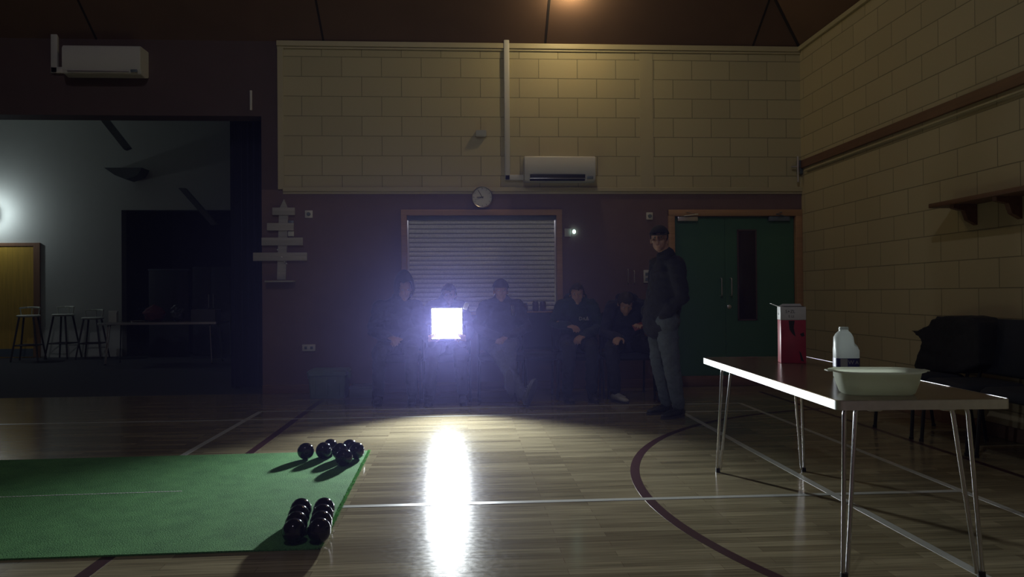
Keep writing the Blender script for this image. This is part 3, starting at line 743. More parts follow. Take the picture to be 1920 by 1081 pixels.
def make_bowl(label, group):
    t = thing('bowl', label, 'bowl', group=group)
    bm = B(); prof = []
    for k in range(0, 25):
        a = math.pi*k/24; prof.append((.0545*math.sin(a)**.94, -.049*math.cos(a)))
    lathe(bm, (0, 0, 0), prof, 40)
    obj('bowl_body', bm, m_bowl, t, 180)
    for s in (-1, 1):
        bm = B(); lathe(bm, (0, 0, 0), [(.017, s*.0462), (.019, s*.0470), (.0185, s*.0478), (.016, s*.0482)] if s > 0 else [(.016, -.0482), (.0185, -.0478), (.019, -.0470), (.017, -.0462)], 24)
        obj('grip_ring', bm, m_bowlemb if s > 0 else m_blackframe, t)
    return t
ZM_ = .0081
far_px = [((573.3, 845.3), 'black bowl standing alone, apart from the loose cluster on the mat'),
          ((607.7, 843.5), 'front black bowl of the overlapping pair in the loose cluster'),
          ((618.6, 838), 'black bowl tucked behind its partner in the overlapping pair'),
          ((641.0, 845.4), 'black bowl wedged in the middle of the loose cluster behind the frontmost'),
          ((645, 857), 'frontmost black bowl of the loose far cluster'),
          ((655.5, 838.5), 'rearmost black bowl of the loose far cluster'),
          ((665.5, 844.7), 'black bowl of the far cluster closest to the mat end')]
b0 = None
def place_bowl(p, label, group, rx, rz):
    global b0
    if b0 is None: b0 = make_bowl(label, group); o = b0
    else: o = dup(b0, p, 0, label, group)
    o.location = p; o.rotation_euler = (rx, 0, rz)
    return o
fx = []
for i, ((px, py), lab) in enumerate(far_px):
    p = pZ(px, py, ZM_+.054); fx.append([p.x, p.y])
for it in range(60):     # keep the bowls from sinking into one another
    for i in range(7):
        for j in range(i):
            dx_, dy_ = fx[i][0]-fx[j][0], fx[i][1]-fx[j][1]; d = math.hypot(dx_, dy_)
            if d < .1095:
                k = (.1095-d)/2/d
                fx[i][0] += dx_*k; fx[i][1] += dy_*k; fx[j][0] -= dx_*k; fx[j][1] -= dy_*k
for i, ((px, py), lab) in enumerate(far_px):
    place_bowl((fx[i][0], fx[i][1], ZM_+.0545), lab, 'loose bowls on the mat', R(90), R(20+40*i))
rows = ['nearest', 'second', 'third', 'last']
for k in range(4):
    for c_, nm in ((0, 'inner'), (1, 'outer')):
        y = 3.315 + .1095*k; x = -.765 - .014*k + c_*.110
        lab = 'black bowl in the %s row of the two by four block, %s' % (['front', 'second', 'third', 'rear'][k], 'inner side' if c_ == 0 else 'outer side')
        place_bowl((x-.0, y, ZM_+.0545), lab, 'block of eight bowls on the mat', R(90), R(90 + 7*k))

# ------------------------------------------------------------------ crate and low box by the back wall
m_crate = mat('green_grey_crate', (.16, .24, .22), .5, nscale=10, namt=.12)
c1, c2 = pZ(572, 748, 0), pZ(653, 746, 0)
t = thing('storage_crate', 'grey green lidded plastic crate against the maroon wall', 'crate', ((c1.x+c2.x)/2, c1.y+.19, 0))
w = (c2.x-c1.x)*.93
bm = B(); rings(bm, [rrect(w*.88, .30, .03, 0), rrect(w*.96, .35, .03, .24), rrect(w, .38, .03, .245), rrect(w, .38, .03, .265)]); obj('crate_body', bm, m_crate, t)
bm = B(); rings(bm, [rrect(w*1.01, .39, .03, .266), rrect(w*1.01, .39, .03, .285), rrect(w*.93, .32, .03, .30)]); obj('lid', bm, m_crate, t)
for s in (-1, 1):
    bm = B(); box(bm, (s*w*.5-.02, -.05, .20), (s*w*.5+.02, .05, .28), .006); obj('clip_handle', bm, m_crate, t)
for k in (-.3, 0, .3):
    bm = B(); box(bm, (w*k-.008, -.187, .03), (w*k+.008, -.165, .23), .003); obj('rib', bm, m_crate, t)
c3, c4 = pZ(658, 745, 0), pZ(699, 745, 0)
t = thing('floor_box', 'low dark flat box on the floor between crate and hooded person', 'box', ((c3.x+c4.x)/2, 8.2, 0))
bm = B(); box(bm, (-.13, -.15, 0), (.13, .15, .09), .006); obj('box_body', bm, m_kick, t)
bm = B(); box(bm, (-.134, -.154, .09), (.134, .154, .12), .004); obj('lid', bm, m_kick, t)

# ------------------------------------------------------------------ annexe furniture
m_stoolseat = mat('pale_stool_seat', (.62, .64, .56), .5); m_darkwood = woodmat('dark_stool_wood', (.05, .045, .05), 2)
def stool(label, x, y, h, rz, lean=.15):
    t = thing('bar_stool', label, 'stool', (x, y, 0), rz, 'bar stools by the annexe wall')
    bm = B(); lathe(bm, (0, 0, 0), [(.15, h-.03), (.18, h-.02), (.185, h), (.16, h+.012), (.001, h+.008)], 24); obj('seat', bm, m_stoolseat, t)
    for sx in (-1, 1):
        for sy in (-1, 1):
            bm = B(); loft(bm, [(sx*.11, sy*.11, h-.03), (sx*.21, sy*.21, 0)], [.017, .014], n=8, dome=False); obj('leg', bm, m_darkwood, t)
    bm = B()
    for z in (.28,):
        q = .21-.10*z/h
        for a, b in (((-q, -q), (q, -q)), ((q, -q), (q, q)), ((q, q), (-q, q)), ((-q, q), (-q, -q))): tube(bm, [(a[0], a[1], z), (b[0], b[1], z)], .011, 8)
    obj('footrest', bm, m_darkwood, t)
    bm = B(); a = [V((.17*math.cos(R(q)), .17*math.sin(R(q)), h+.12+.02*math.sin(R(q)))) for q in range(20, 161, 10)]; tube(bm, a, .016, 8)
    for q in (25, 90, 155): tube(bm, [(.15*math.cos(R(q)), .15*math.sin(R(q)), h), (.17*math.cos(R(q)), .17*math.sin(R(q)), h+.13)], .009, 8)
    obj('low_backrest', bm, m_stoolseat, t); return t
s1, s2, s3 = pZ(107, 668, 0), pZ(143, 668, 0), pZ(196, 668, 0)
stool('low backed bar stool beside the yellow door', s1.x+.02, 13.55, .80, .2)
stool('low backed bar stool, middle of the row in the annexe', s2.x-.02, 14.02, .80, -.1)
stool('bar stool partly behind the annexe table legs', s3.x, 13.9, .74, .1)
# worktop, cabinets and clutter in the recess
wx0, wx1 = pY(229, 560, 15.2).x, pY(352, 560, 15.2).x
t = thing('side_counter', 'dark low counter in the annexe recess', 'counter', ((wx0+wx1)/2+.08, 15.3, 0)); w = (wx1-wx0)*.94
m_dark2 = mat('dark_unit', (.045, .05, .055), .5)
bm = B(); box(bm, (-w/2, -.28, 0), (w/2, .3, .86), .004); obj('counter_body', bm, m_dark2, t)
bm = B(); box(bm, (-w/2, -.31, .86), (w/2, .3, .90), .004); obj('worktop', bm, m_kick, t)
tb = (fb.location.x, fb.location.y)
m_clothred = mat('dark_red_cloth', (.10, .018, .022), .8, nscale=30, namt=.3)
# cupboard behind the table
k0, k1 = pY(361, 500, 13.6), pY(432, 500, 13.6)
t = thing('storage_cupboard', 'dark two door cupboard behind the annexe table', 'cupboard', ((k0.x+k1.x)/2, 13.6, 0)); w = k1.x-k0.x; hh = k0.z
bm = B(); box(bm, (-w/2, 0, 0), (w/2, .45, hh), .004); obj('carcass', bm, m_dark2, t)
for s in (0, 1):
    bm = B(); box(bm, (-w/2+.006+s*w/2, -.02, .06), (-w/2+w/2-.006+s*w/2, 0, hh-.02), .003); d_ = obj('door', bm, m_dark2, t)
    bm = B(); tube(bm, [((-.04 if s == 0 else .04), -.035, hh*.55), ((-.04 if s == 0 else .04), -.035, hh*.7)], .006); obj('handle', bm, m_alu, d_)
k2 = pY(283, 500, 14.1); k3 = pY(357, 500, 14.1)
t = thing('stacked_trestle', 'dark flat panel leaning upright behind the annexe table', 'panel', ((k2.x+k3.x)/2, 14.0, 0)); w = k3.x-k2.x
bm = B(); box(bm, (-w/2, 0, 0), (w/2, .05, pY(300, 505, 14.0).z), .004); obj('board', bm, m_dark2, t)
bm = B(); box(bm, (-w/2-.01, -.01, pY(300, 505, 14.0).z-.02), (w/2+.01, .06, pY(300, 505, 14.0).z+.01), .004); obj('edge_strip', bm, m_kick, t)
# red bag, foil tray, paper bag, cable on that table
zt = ZTAB
def on_t(px, dy=0): return pY(px, 600, tb[1]+dy).x
bm = B(); x = on_t(290)
loft(bm, [(x, tb[1], zt+.05), (x, tb[1], zt+.10), (x, tb[1], zt+.17), (x, tb[1], zt+.21)], [(.17, .11), (.20, .12), (.14, .08), (.05, .03)], V((1, 0, 0)))
bm = fuse(bm, .015, 3, .02, 9, 5)
zmin = min(v.co.z for v in bm.verts)
for v in bm.verts: v.co.z += zt-zmin
tag(centre(obj('fabric_bag', bm, m_clothred, smooth=180)), 'crumpled dark red bag on the annexe table', 'bag')
bm = B(); x = on_t(269); rings(bm, [rrect(.16, .10, .02, 0), rrect(.19, .13, .03, .03), rrect(.20, .14, .03, .032), rrect(.15, .09, .02, .006)])
bm.transform(Matrix.Translation((x, tb[1]-.22, zt)))
tag(centre(obj('foil_tray', bm, m_alu)), 'small shiny foil tray beside the red bag on the annexe table', 'tray')
bm = B(); x = on_t(210); rings(bm, [rrect(.13, .08, .01, 0), rrect(.13, .08, .01, .15), rrect(.15, .02, .008, .19)]); bm.transform(Matrix.Translation((x, tb[1]+.05, zt)))
tag(centre(obj('paper_bag', bm, m_stoolseat)), 'small pale paper bag at the near end of the annexe table by the stools', 'bag')
bm = B(); x = on_t(332)
ell(bm, (x, tb[1], zt+.10), (V((.10, 0, 0)), V((0, .09, 0)), V((0, 0, .10)))); ell(bm, (x-.02, tb[1], zt+.21), (V((.07, 0, 0)), V((0, .05, 0)), V((0, 0, .07)))); ell(bm, (x+.09, tb[1], zt+.16), (V((.05, 0, 0)), V((0, .05, 0)), V((0, 0, .06))))
bm = fuse(bm, .014, 3, .025, 14, 8); zmin = min(v.co.z for v in bm.verts)
for v in bm.verts: v.co.z += zt-zmin
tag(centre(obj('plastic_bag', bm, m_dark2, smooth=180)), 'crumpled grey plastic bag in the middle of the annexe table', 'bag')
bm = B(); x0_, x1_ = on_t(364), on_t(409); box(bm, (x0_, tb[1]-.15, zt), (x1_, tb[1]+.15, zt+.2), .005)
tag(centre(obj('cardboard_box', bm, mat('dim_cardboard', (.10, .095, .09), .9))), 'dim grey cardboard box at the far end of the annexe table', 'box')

# ------------------------------------------------------------------ people
def hand(bm, w, d, nrm, side, curl=.6, s=1.0):
    """w wrist, d pointing direction, nrm = back of hand direction, side = towards thumb"""
    d = d.normalized(); nrm = (nrm-d*nrm.dot(d)).normalized(); t = d.cross(nrm).normalized()
    if t.dot(side) < 0: t = -t
    pc = w+d*.045*s
    ell(bm, pc, (d*.05*s, t*.041*s, nrm*.016*s)); ell(bm, w+d*.075*s, (d*.02*s, t*.04*s, nrm*.013*s))
    loft(bm, [w-d*.03*s, w+d*.03*s], [(.026*s, .02*s), (.03*s, .017*s)], t, n=10)
    for k, (off, L) in enumerate(((.031, .070), (.011, .078), (-.010, .072), (-.030, .056))):
        a = w+d*.083*s+t*off*s; ang = 0; pts = [a]; dd = d + t*off*1.5
        for sg in (.45, .32, .23):
            ang += curl*(.55+.1*k)
            v = dd.normalized()*math.cos(ang) - nrm*math.sin(ang)
            pts.append(pts[-1]+v*L*sg*s)
        loft(bm, pts, [.0095*s, .009*s, .0085*s, .0075*s], n=8)
    a = w+d*.022*s+t*.032*s
    v1 = (d*.6+t*.75-nrm*.25*(1+curl)).normalized(); v2 = (d*.9+t*.25-nrm*.35*(1+curl)).normalized()
    loft(bm, [a, a+v1*.036*s, a+v1*.036*s+v2*.034*s], [.013*s, .011*s, .009*s], n=8)

def head_shape(bm, c, f, u, s=.93):
    f = f.normalized(); u = (u-f*u.dot(f)).normalized(); sd = f.cross(u)
    def q(a, b, z): return c + (sd*a + f*b + u*z)*s
    ell(bm, q(0, -.012, .025), (sd*.077*s, f*.098*s, u*.096*s), u=24, v=16)
    ell(bm, q(0, .022, -.045), (sd*.060*s, f*.068*s, u*.070*s), u=20, v=12)
    ell(bm, q(0, .060, -.100), (sd*.028*s, f*.024*s, u*.022*s))
    ell(bm, q(0, .074, .034), (sd*.050*s, f*.018*s, u*.013*s))
    for k in (-1, 1):
        ell(bm, q(k*.038, .058, -.022), (sd*.026*s, f*.026*s, u*.026*s))
        ell(bm, q(k*.079, -.012, -.012), (sd*.010*s, f*.020*s, u*.032*s))
    loft(bm, [q(0, .088, .012), q(0, .104, -.022), q(0, .108, -.032)], [.008*s, .012*s, .015*s], n=8)
    ell(bm, q(0, .086, -.062), (sd*.024*s, f*.010*s, u*.007*s)); ell(bm, q(0, .085, -.074), (sd*.020*s, f*.010*s, u*.008*s))
    return q, sd, u, f

def shell(c, f, u, keep, grow, s=.93, wr=.0):
    """thin cap over the skull where keep(a, b, z) holds, in head units"""
    f = f.normalized(); u = (u-f*u.dot(f)).normalized(); sd = f.cross(u)
    t = bmesh.new(); bmesh.ops.create_icosphere(t, subdivisions=4, radius=1)
    for v in t.verts:
        a, b, z = v.co.x*(.077+grow), v.co.y*(.098+grow)-.012, v.co.z*(.096+grow)+.025
        if wr: k = 1+wr*noise.noise(V((a, b, z))*40); a *= k; b *= k; z *= k
        v.co = V((a, b, z))
    bmesh.ops.delete(t, geom=[v for v in t.verts if not keep(*v.co)], context='VERTS')
    bmesh.ops.recalc_face_normals(t, faces=t.faces)
    r = bmesh.ops.solidify(t, geom=list(t.faces), thickness=.010)
    for v in t.verts: v.co = c + (sd*v.co.x + f*v.co.y + u*v.co.z)*s
    return t

def cloth_arm(bm, a, e, w, r): loft(bm, [a, a.lerp(e, .5), e, e.lerp(w, .5), w], [r*1.12, r*1.0, r*.92, r*.82, r*.68], n=14)
def person(label, base, J, face, tilt, col, legcol, shoecol, headgear='hair', haircol=(.03, .022, .018), scale=1, hands=(1, 1), hand_dir=None, hood=False, seed=0, thick=1.0, legs_side=None, curls=(.7, .7), shoe_up=None, reflect=None, collar=True, hem=.10):
    base = V(base); t = thing('person', label, 'person', base, 0)
    sl, sr = J['sh'][0], J['sh'][1]; side = (sr-sl).normalized()
    pel, chest, neck, hd = J['pel'], J['chest'], J['neck'], J['head']
    # --- body
    bm = B()
    q, sd, hu, hf = head_shape(bm, hd, face, tilt)
    loft(bm, [neck-(hd-neck)*.15, hd+(neck-hd)*.35], [.056, .052], side, n=12)
    mid = pel.lerp(chest, .5)
    loft(bm, [pel, mid, chest, neck.lerp(chest, .25)], [(.15, .105), (.135, .095), (.155, .105), (.08, .07)], side, n=16)
    for k in (0, 1):
        a, e, w = J['sh'][k], J['el'][k], J['wr'][k]
        loft(bm, [chest.lerp(neck, .5), a], [.06, .055], n=10)
        loft(bm, [a, a.lerp(e, .5), e, e.lerp(w, .35), w], [.052, .046, .038, .040, .027], n=12)
        if hands[k]:
            hdv = (hand_dir[k] if hand_dir else (w-e)); hand(bm, w, hdv.normalized(), V((0, -.3, 1)) if abs(hdv.normalized().z) < .8 else V((0, -1, 0)), side*(1 if k == 0 else -1), curls[k])
        hp, kn, an = J['hip'][k], J['kn'][k], J['an'][k]
        loft(bm, [hp, hp.lerp(kn, .5), kn, kn.lerp(an, .35), an], [.082, .070, .052, .052, .036], n=12)
    bm = fuse(bm, .0062, 2)
    body = obj('body', bm, m_skin, t, 180, True)
    for k in (-1, 1):
        bm = B(); ell(bm, q(k*.031, .0775, .010), (sd*.0105, hf*.009, hu*.0052)); ey = obj('eye', bm, m_eyew, body, 180, True)
        bm = B(); ell(bm, q(k*.031, .0862, .010), (sd*.0048, hf*.0012, hu*.0046)); obj('iris', bm, m_black, body, 180, True)
    # --- jacket
    mj = mat('jacket_%d' % seed, col, .85, nscale=50, namt=.25, bump=.25, bscale=70)
    bm = B(); th = thick
    low = pel-(chest-pel)*hem
    loft(bm, [low, pel.lerp(chest, .25), mid, chest, chest.lerp(neck, .55), neck.lerp(hd, .08)], [(.185*th, .145*th), (.182*th, .142*th), (.175*th, .135*th), (.168*th, .13*th), (.118, .095), (.076, .075)], side, n=20)
    for k in (0, 1):
        loft(bm, [chest.lerp(neck, .55), J['sh'][k]], [.078, .066], n=12)
        cloth_arm(bm, J['sh'][k], J['el'][k], J['wr'][k], .066*th)
    if collar: loft(bm, [neck.lerp(chest, .15), neck.lerp(hd, .22)], [(.088, .085), (.08, .078)], side, n=16, dome=False)
    if hood == 'down': ell(bm, neck+V((0, .085, -.0)), (side*.13, V((0, .07, 0)), V((0, 0, .06))))
    bm = fuse(bm, .011, 4, .012, 9, seed)
    jk_ = obj('jacket', bm, mj, t, 180, True)
    # --- trousers
    ml = mat('trousers_%d' % seed, legcol, .85, nscale=60, namt=.25, bump=.3, bscale=80)
    bm = B(); fore = (J['kn'][0]+J['kn'][1])/2-pel; fore.z = 0
    loft(bm, [J['hip'][0]+side*-.02, J['hip'][1]+side*.02], [.12, .12], n=14)
    loft(bm, [pel, pel+(chest-pel)*.2], [(.165, .125), (.16, .12)], side, n=16)
    for k in (0, 1):
        hp, kn, an = J['hip'][k], J['kn'][k], J['an'][k]
        loft(bm, [hp, hp.lerp(kn, .5), kn, kn.lerp(an, .4), an.lerp(kn, .06)], [.108, .092, .074, .068, .060], n=14)
    bm = fuse(bm, .011, 4, .010, 12, seed+3)
    obj('trousers', bm, ml, t, 180, True)
    # --- shoes
    for k in (0, 1):
        an, to = J['an'][k], J['toe'][k]; d = (to-an); up_ = (J['kn'][k]-an).normalized()
        sc = shoecol[k] if isinstance(shoecol[0], tuple) else shoecol
        ms = mat('shoe_%d_%d' % (seed, k), sc, .5, nscale=30, namt=.2); msole = mat('shoe_sole_%d' % seed, (.05, .05, .055), .7)
        if shoe_up is None or shoe_up[k] is None:
            d.z = 0; L = d.normalized(); sdv = V((-L.y, L.x, 0)); n_ = V((0, 0, 1)); hl = V((an.x, an.y, 0))-L*.055
        else:
            n_ = shoe_up[k][1].normalized(); L = shoe_up[k][0].normalized(); sdv = n_.cross(L).normalized(); hl = an-n_*.075-L*.055
        bm = B()
        def sp(a, b, z): return hl+L*a+sdv*b+n_*z
        loft(bm, [sp(.02, 0, .045), sp(.09, 0, .045), sp(.17, 0, .038), sp(.245, 0, .028)], [(.034, .036), (.037, .036), (.045, .028), (.034, .020)], sdv, n=14)
        loft(bm, [sp(.055, 0, .05), an+up_*.03], [(.040, .044), (.044, .046)], L, n=12)
        bm = fuse(bm, .008, 2)
        sh_ = obj('shoe', bm, ms, t, 180, True)
        bm = B(); o_ = []
        for a in range(0, 360, 20):
            c_, s_ = math.cos(R(a)), math.sin(R(a)); x_ = .13+.148*c_; wd = .040+.008*c_; o_.append(sp(x_, wd*s_, 0))
        prism(bm, o_, n_*.02); obj('sole', bm, msole, sh_, 60, True)
        bm = B()
        for i in range(4):
            a = .10+.028*i; tube(bm, [sp(a, -.028, .074-i*.004), sp(a+.006, 0, .084-i*.006), sp(a+.012, .028, .074-i*.004)], .0035, 6)
        obj('laces', bm, m_eyew if seed in (3, 5) else m_black, sh_, 60, True)
    # --- head wear
    mh = mat('hair_%d' % seed, haircol, .7, nscale=120, namt=.4, bump=.5, bscale=200)
    if headgear in ('hair', 'cap', 'beanie'):
        if headgear == 'hair': b_ = shell(hd, face, tilt, lambda a, b, z: z > .055 or (b < .045 and z > -.005) or (b < -.03 and z > -.07), .012, wr=.06)
        else: b_ = shell(hd, face, tilt, lambda a, b, z: (b < .02 and z > -.02 and abs(a) > .0) or (b < -.03 and z > -.07), .007, wr=.05)
        obj('hair', b_, mh, t, 60, True)
    if headgear == 'cap':
        mc_ = mat('cap_cloth_%d' % seed, (.02, .022, .03), .8, nscale=60, namt=.2)
        b_ = shell(hd, face, tilt, lambda a, b, z: z > .042, .020); cp = obj('cap', b_, mc_, t, 60, True)
        bm = B(); rows_ = []
        for i in range(9):
            a = R(-80+20*i); rows_.append((q(.083*math.sin(a), .085+.012*math.cos(a)-.02, .046), q(.080*math.sin(a), .085+.075*math.cos(a)-.01, .036-.012*math.cos(a))))
        poly = [r[0] for r in rows_]+[r[1] for r in reversed(rows_)]
        prism(bm, poly, hu*.006); obj('brim', bm, mc_, cp, 60, True)
    if headgear == 'beanie':
        b_ = shell(hd, face, tilt, lambda a, b, z: z > .040, .020, wr=.03); obj('hat', b_, mat('beanie_%d' % seed, (.04, .03, .05), .9, nscale=90, namt=.3), t, 60, True)
    if hood == 'up':
        f_ = hf; bm = shell(hd, face, tilt, lambda a, b, z: not (b > .045 and z < .085 and abs(a) < .066), .045)
        for v in bm.verts:
            r_ = (v.co-hd); k = r_.dot(hu)
            if k > .07: v.co += hu*(k-.07)*.7 - hf*(k-.07)*.2
            if k < -.02: v.co += (r_-hu*k)*(-.02-k)*1.2
        obj('hood', bm, mj, t, 60, True)
    return t, jk_, q

HORN = V((0, -1, 0))
# seated helper: everything from picture anchor + depth, then real joints around a chair seat
def seated(px, zc, lean=0, headz=1.15, knee_sp=.16, feet=None, knees=None, headoff=(0, 0), width=.165, facing=0):
    c = P(px, 600, zc); X, Y = c.x, c.y
    J = {}
    J['pel'] = V((X, Y, .585)); J['chest'] = V((X, Y-.02-lean*.35, .93)); J['neck'] = V((X+headoff[0]*.4, Y-.03-lean*.6, 1.06-lean*.08))
    J['head'] = V((X+headoff[0], Y-.06-lean+headoff[1], headz))
    J['sh'] = [V((X+width, Y-.03-lean*.5, .975-lean*.08)), V((X-width, Y-.03-lean*.5, .975-lean*.08))]
    J['hip'] = [V((X+.09, Y-.02, .58)), V((X-.09, Y-.02, .58))]
    J['kn'] = knees or [V((X+knee_sp, Y-.46, .53)), V((X-knee_sp, Y-.46, .53))]
    J['an'] = feet or [V((X+knee_sp+.01, Y-.44, .09)), V((X-knee_sp-.01, Y-.44, .09))]
    J['toe'] = [a+V((0, -.2, 0)) for a in J['an']]
    return J, X, Y

# lamp first: seated person holds it
LC = P(838, 606, 7.38)
ldir = (CAM-LC); ldir.z = 0; ldir.normalize()
lrz = math.atan2(ldir.x, -ldir.y)
m_lampface = emis('lamp_face_light', (.93, .97, 1.0), 17)
t = thing('floodlight', 'square floodlight blazing white in the lap of a seated person', 'floodlight', (LC.x, LC.y, LC.z-.165), lrz)
bm = B(); box(bm, (-.165, 0, 0), (.165, .07, .33), .012)
for k in range(9): box(bm, (-.14+.035*k-.004, .07, .03), (-.14+.035*k+.004, .10, .30))
obj('housing', bm, m_black, t)
bm = B(); box(bm, (-.150, -.004, .015), (.150, .0, .315), .001); obj('lamp_face', bm, m_lampface, t)
bm = B(); tube(bm, bend([(.19, .035, .165), (.19, .035, -.012), (-.19, .035, -.012), (-.19, .035, .165)], .03), .009); obj('floor_bracket', bm, m_black, t)
bm = B(); box(bm, (.168, -.035, .30), (.212, .015, .37), .01, rot=Matrix.Rotation(R(20), 4, 'Y')); obj('switch_grip', bm, m_white, t)
for s in (-1, 1):
    bm = B(); tube(bm, [(s*.163, .035, .165), (s*.205, .035, .165)], .02, 14); obj('pivot_knob', bm, m_black, t)

# P1 hooded
J, X, Y = seated(748, 7.95, lean=.10, headz=1.16, width=.185)
J['wr'] = [V((X+.07, Y-.36, .66)), V((X-.07, Y-.36, .67))]; J['el'] = [V((X+.25, Y-.16, .72)), V((X-.25, Y-.16, .72))]
J['head'] = P(758, 543, 7.85)
person('person in a dark hooded coat seated at the wall end of the row', (X, Y, 0), J, V((.25, -1, -.15)), V((0, 0, 1)), (.022, .03, .055), (.016, .02, .03), (.02, .02, .025), headgear='none', hood='up', seed=1, thick=1.18)
# P2 lamp holder
J, X, Y = seated(838, 7.95, lean=.06, headz=1.17, width=.16)
J['head'] = P(842, 553, 7.87)
J['wr'] = [LC+V((.155, .05, -.20)), LC+V((-.155, .05, -.20))]; J['el'] = [V((X+.25, Y-.12, .72)), V((X-.25, Y-.12, .72))]
J['kn'] = [V((X+.14, Y-.44, .53)), V((X-.14, Y-.44, .53))]
person('person in a dark jacket seated behind the blazing floodlight, gripping its lower corners', (X, Y, 0), J, V((0, -1, -.1)), V((0, 0, 1)), (.025, .022, .035), (.015, .015, .025), (.03, .03, .035), seed=2, hand_dir=[V((-.05, -.6, .8)), V((.05, -.6, .8))], curls=(.5, .5))
# P3 hat, legs stretched and crossed
J, X, Y = seated(940, 7.95, lean=.03, headz=1.2, width=.17)
J['head'] = P(939, 545, 7.87)
J['wr'] = [V((X+.04, Y-.30, .66)), V((X-.05, Y-.31, .65))]; J['el'] = [V((X+.27, Y-.08, .74)), V((X-.27, Y-.08, .74))]
an1, an2 = P(984, 748, 7.20), P(957, 728, 7.30); an1.z = .085; an2.z = .16
J['kn'] = [V((X+.15, Y-.43, .50)), V((X-.10, Y-.44, .52))]; J['an'] = [an2+V((0, .02, 0)), an1]
J['an'] = [V((an2.x, an2.y, .17)), V((an1.x, an1.y, .09))]
J['toe'] = [J['an'][0]+V((0, -.1, .2)), J['an'][1]+V((.1, -.1, .2))]
su = [(V((-.05, -.35, .9)), V((.1, .9, .35))), (V((.22, -.25, .9)), V((-.15, .9, .3)))]
J['kn'][0], J['kn'][1] = V((X+.06, Y-.43, .56)), V((X-.06, Y-.44, .50))
# shoe normals point from sole to instep, i.e. back up the leg
su = [(V((-.1, -.30, .95)), V((0, .95, .30))), (V((.25, -.22, .9)), V((-.6, .75, .2)))]
t3, jk3, q3 = person('person in a knit hat with zipped jacket, boots stretched out and crossed', (X, Y, 0), J, V((.05, -1, -.05)), V((0, 0, 1)), (.024, .022, .038), (.07, .08, .11), (.09, .10, .13), headgear='beanie', seed=3, shoe_up=su)
a = P(959, 572, 7.78); b_ = P(960, 591, 7.76)
m_refl = mat('reflective_strip', (.9, .9, .92), .25, .2); 
bm = B(); tube(bm, [a+V((0, -.02, 0)), b_+V((0, -.02, 0))], .006); tube(bm, [a+V((.02, -.02, 0)), b_+V((.022, -.02, 0))], .004)
obj('reflective_zip', bm, m_alu, t3, 60, True)
# P4 teal hoodie
J, X, Y = seated(1080, 8.0, lean=.05, headz=1.14, width=.16)
J['head'] = P(1082, 552, 7.93)
J['wr'] = [V((X+.03, Y-.33, .66)), V((X-.12, Y-.24, .76))]; J['el'] = [V((X+.24, Y-.12, .74)), V((X-.26, Y-.06, .78))]
J['kn'] = [V((X+.10, Y-.45, .53)), V((X-.14, Y-.46, .53))]; J['an'] = [V((X+.09, Y-.42, .09)), V((X-.16, Y-.43, .09))]; J['toe'] = [v+V((.02, -.2, 0)) for v in J['an']]
t4, jk4, q4 = person('young person in a dark teal hoodie with small white chest print, seated', (X, Y, 0), J, V((-.15, -1, -.05)), V((.0, 0, 1)), (.014, .034, .042), (.014, .018, .028), (.03, .03, .04), seed=4, hood='down')
pt = P(1096, 597.5, 7.80)
def front_of(o_, p, rad=.035):
    w = WM[o_.parent]; ys = [(w @ v.co).y for v in o_.data.vertices if abs((w @ v.co).x-p.x) < rad and abs((w @ v.co).z-p.z) < rad]
    return min(ys) if ys else p.y
pt.y = front_of(jk4, pt)
bm_t = Matrix.Translation(pt+V((0, -.001, 0))) @ RX
text('chest_print', 'D\u028C\u0245', .055, m_print, t4, WM[t4].inverted() @ bm_t, .003)
# P5 bent over phone
J, X, Y = seated(1172, 8.0, lean=.22, headz=1.08, width=.17)
J['head'] = P(1173, 569, 7.72)
J['wr'] = [V((X+.10, Y-.42, .74)), V((X-.14, Y-.40, .64))]; J['el'] = [V((X+.28, Y-.20, .68)), V((X-.27, Y-.20, .68))]
J['kn'] = [V((X+.24, Y-.46, .53)), V((X-.24, Y-.46, .53))]; J['an'] = [V((X+.27, Y-.44, .09)), V((X-.20, Y-.44, .09))]
J['toe'] = [J['an'][0]+V((.02, -.2, 0)), J['an'][1]+V((.08, -.2, 0))]
person('person in navy bent forward over a phone, wearing pale trainers', (X, Y, 0), J, V((.02, -1, -.75)), V((0, -.5, 1)), (.014, .017, .042), (.012, .014, .024), ((.22, .19, .13), (.38, .38, .36)), seed=5, hood='down', hand_dir=[V((-.5, -.6, .35)), V((-.5, -.8, -.1))])
hp = J['wr'][0]+V((-.07, -.08, .02))
t = thing('mobile_phone', 'dark phone with a dull red back in the hand of the bent person', 'phone', hp)
bm = B(); box(bm, (-.036, -.004, -.06), (.036, .004, .06), .004, rot=Matrix.Rotation(R(-35), 4, 'X') @ Matrix.Rotation(R(70), 4, 'Y')); obj('phone_case', bm, mat('dull_red_case', (.2, .03, .03), .4), t)
bm = B(); box(bm, (-.032, .0042, -.055), (.032, .005, .055), rot=Matrix.Rotation(R(-35), 4, 'X') @ Matrix.Rotation(R(70), 4, 'Y')); bm.transform(Matrix.Translation((0, .003, .003))); obj('screen', bm, m_black, t)

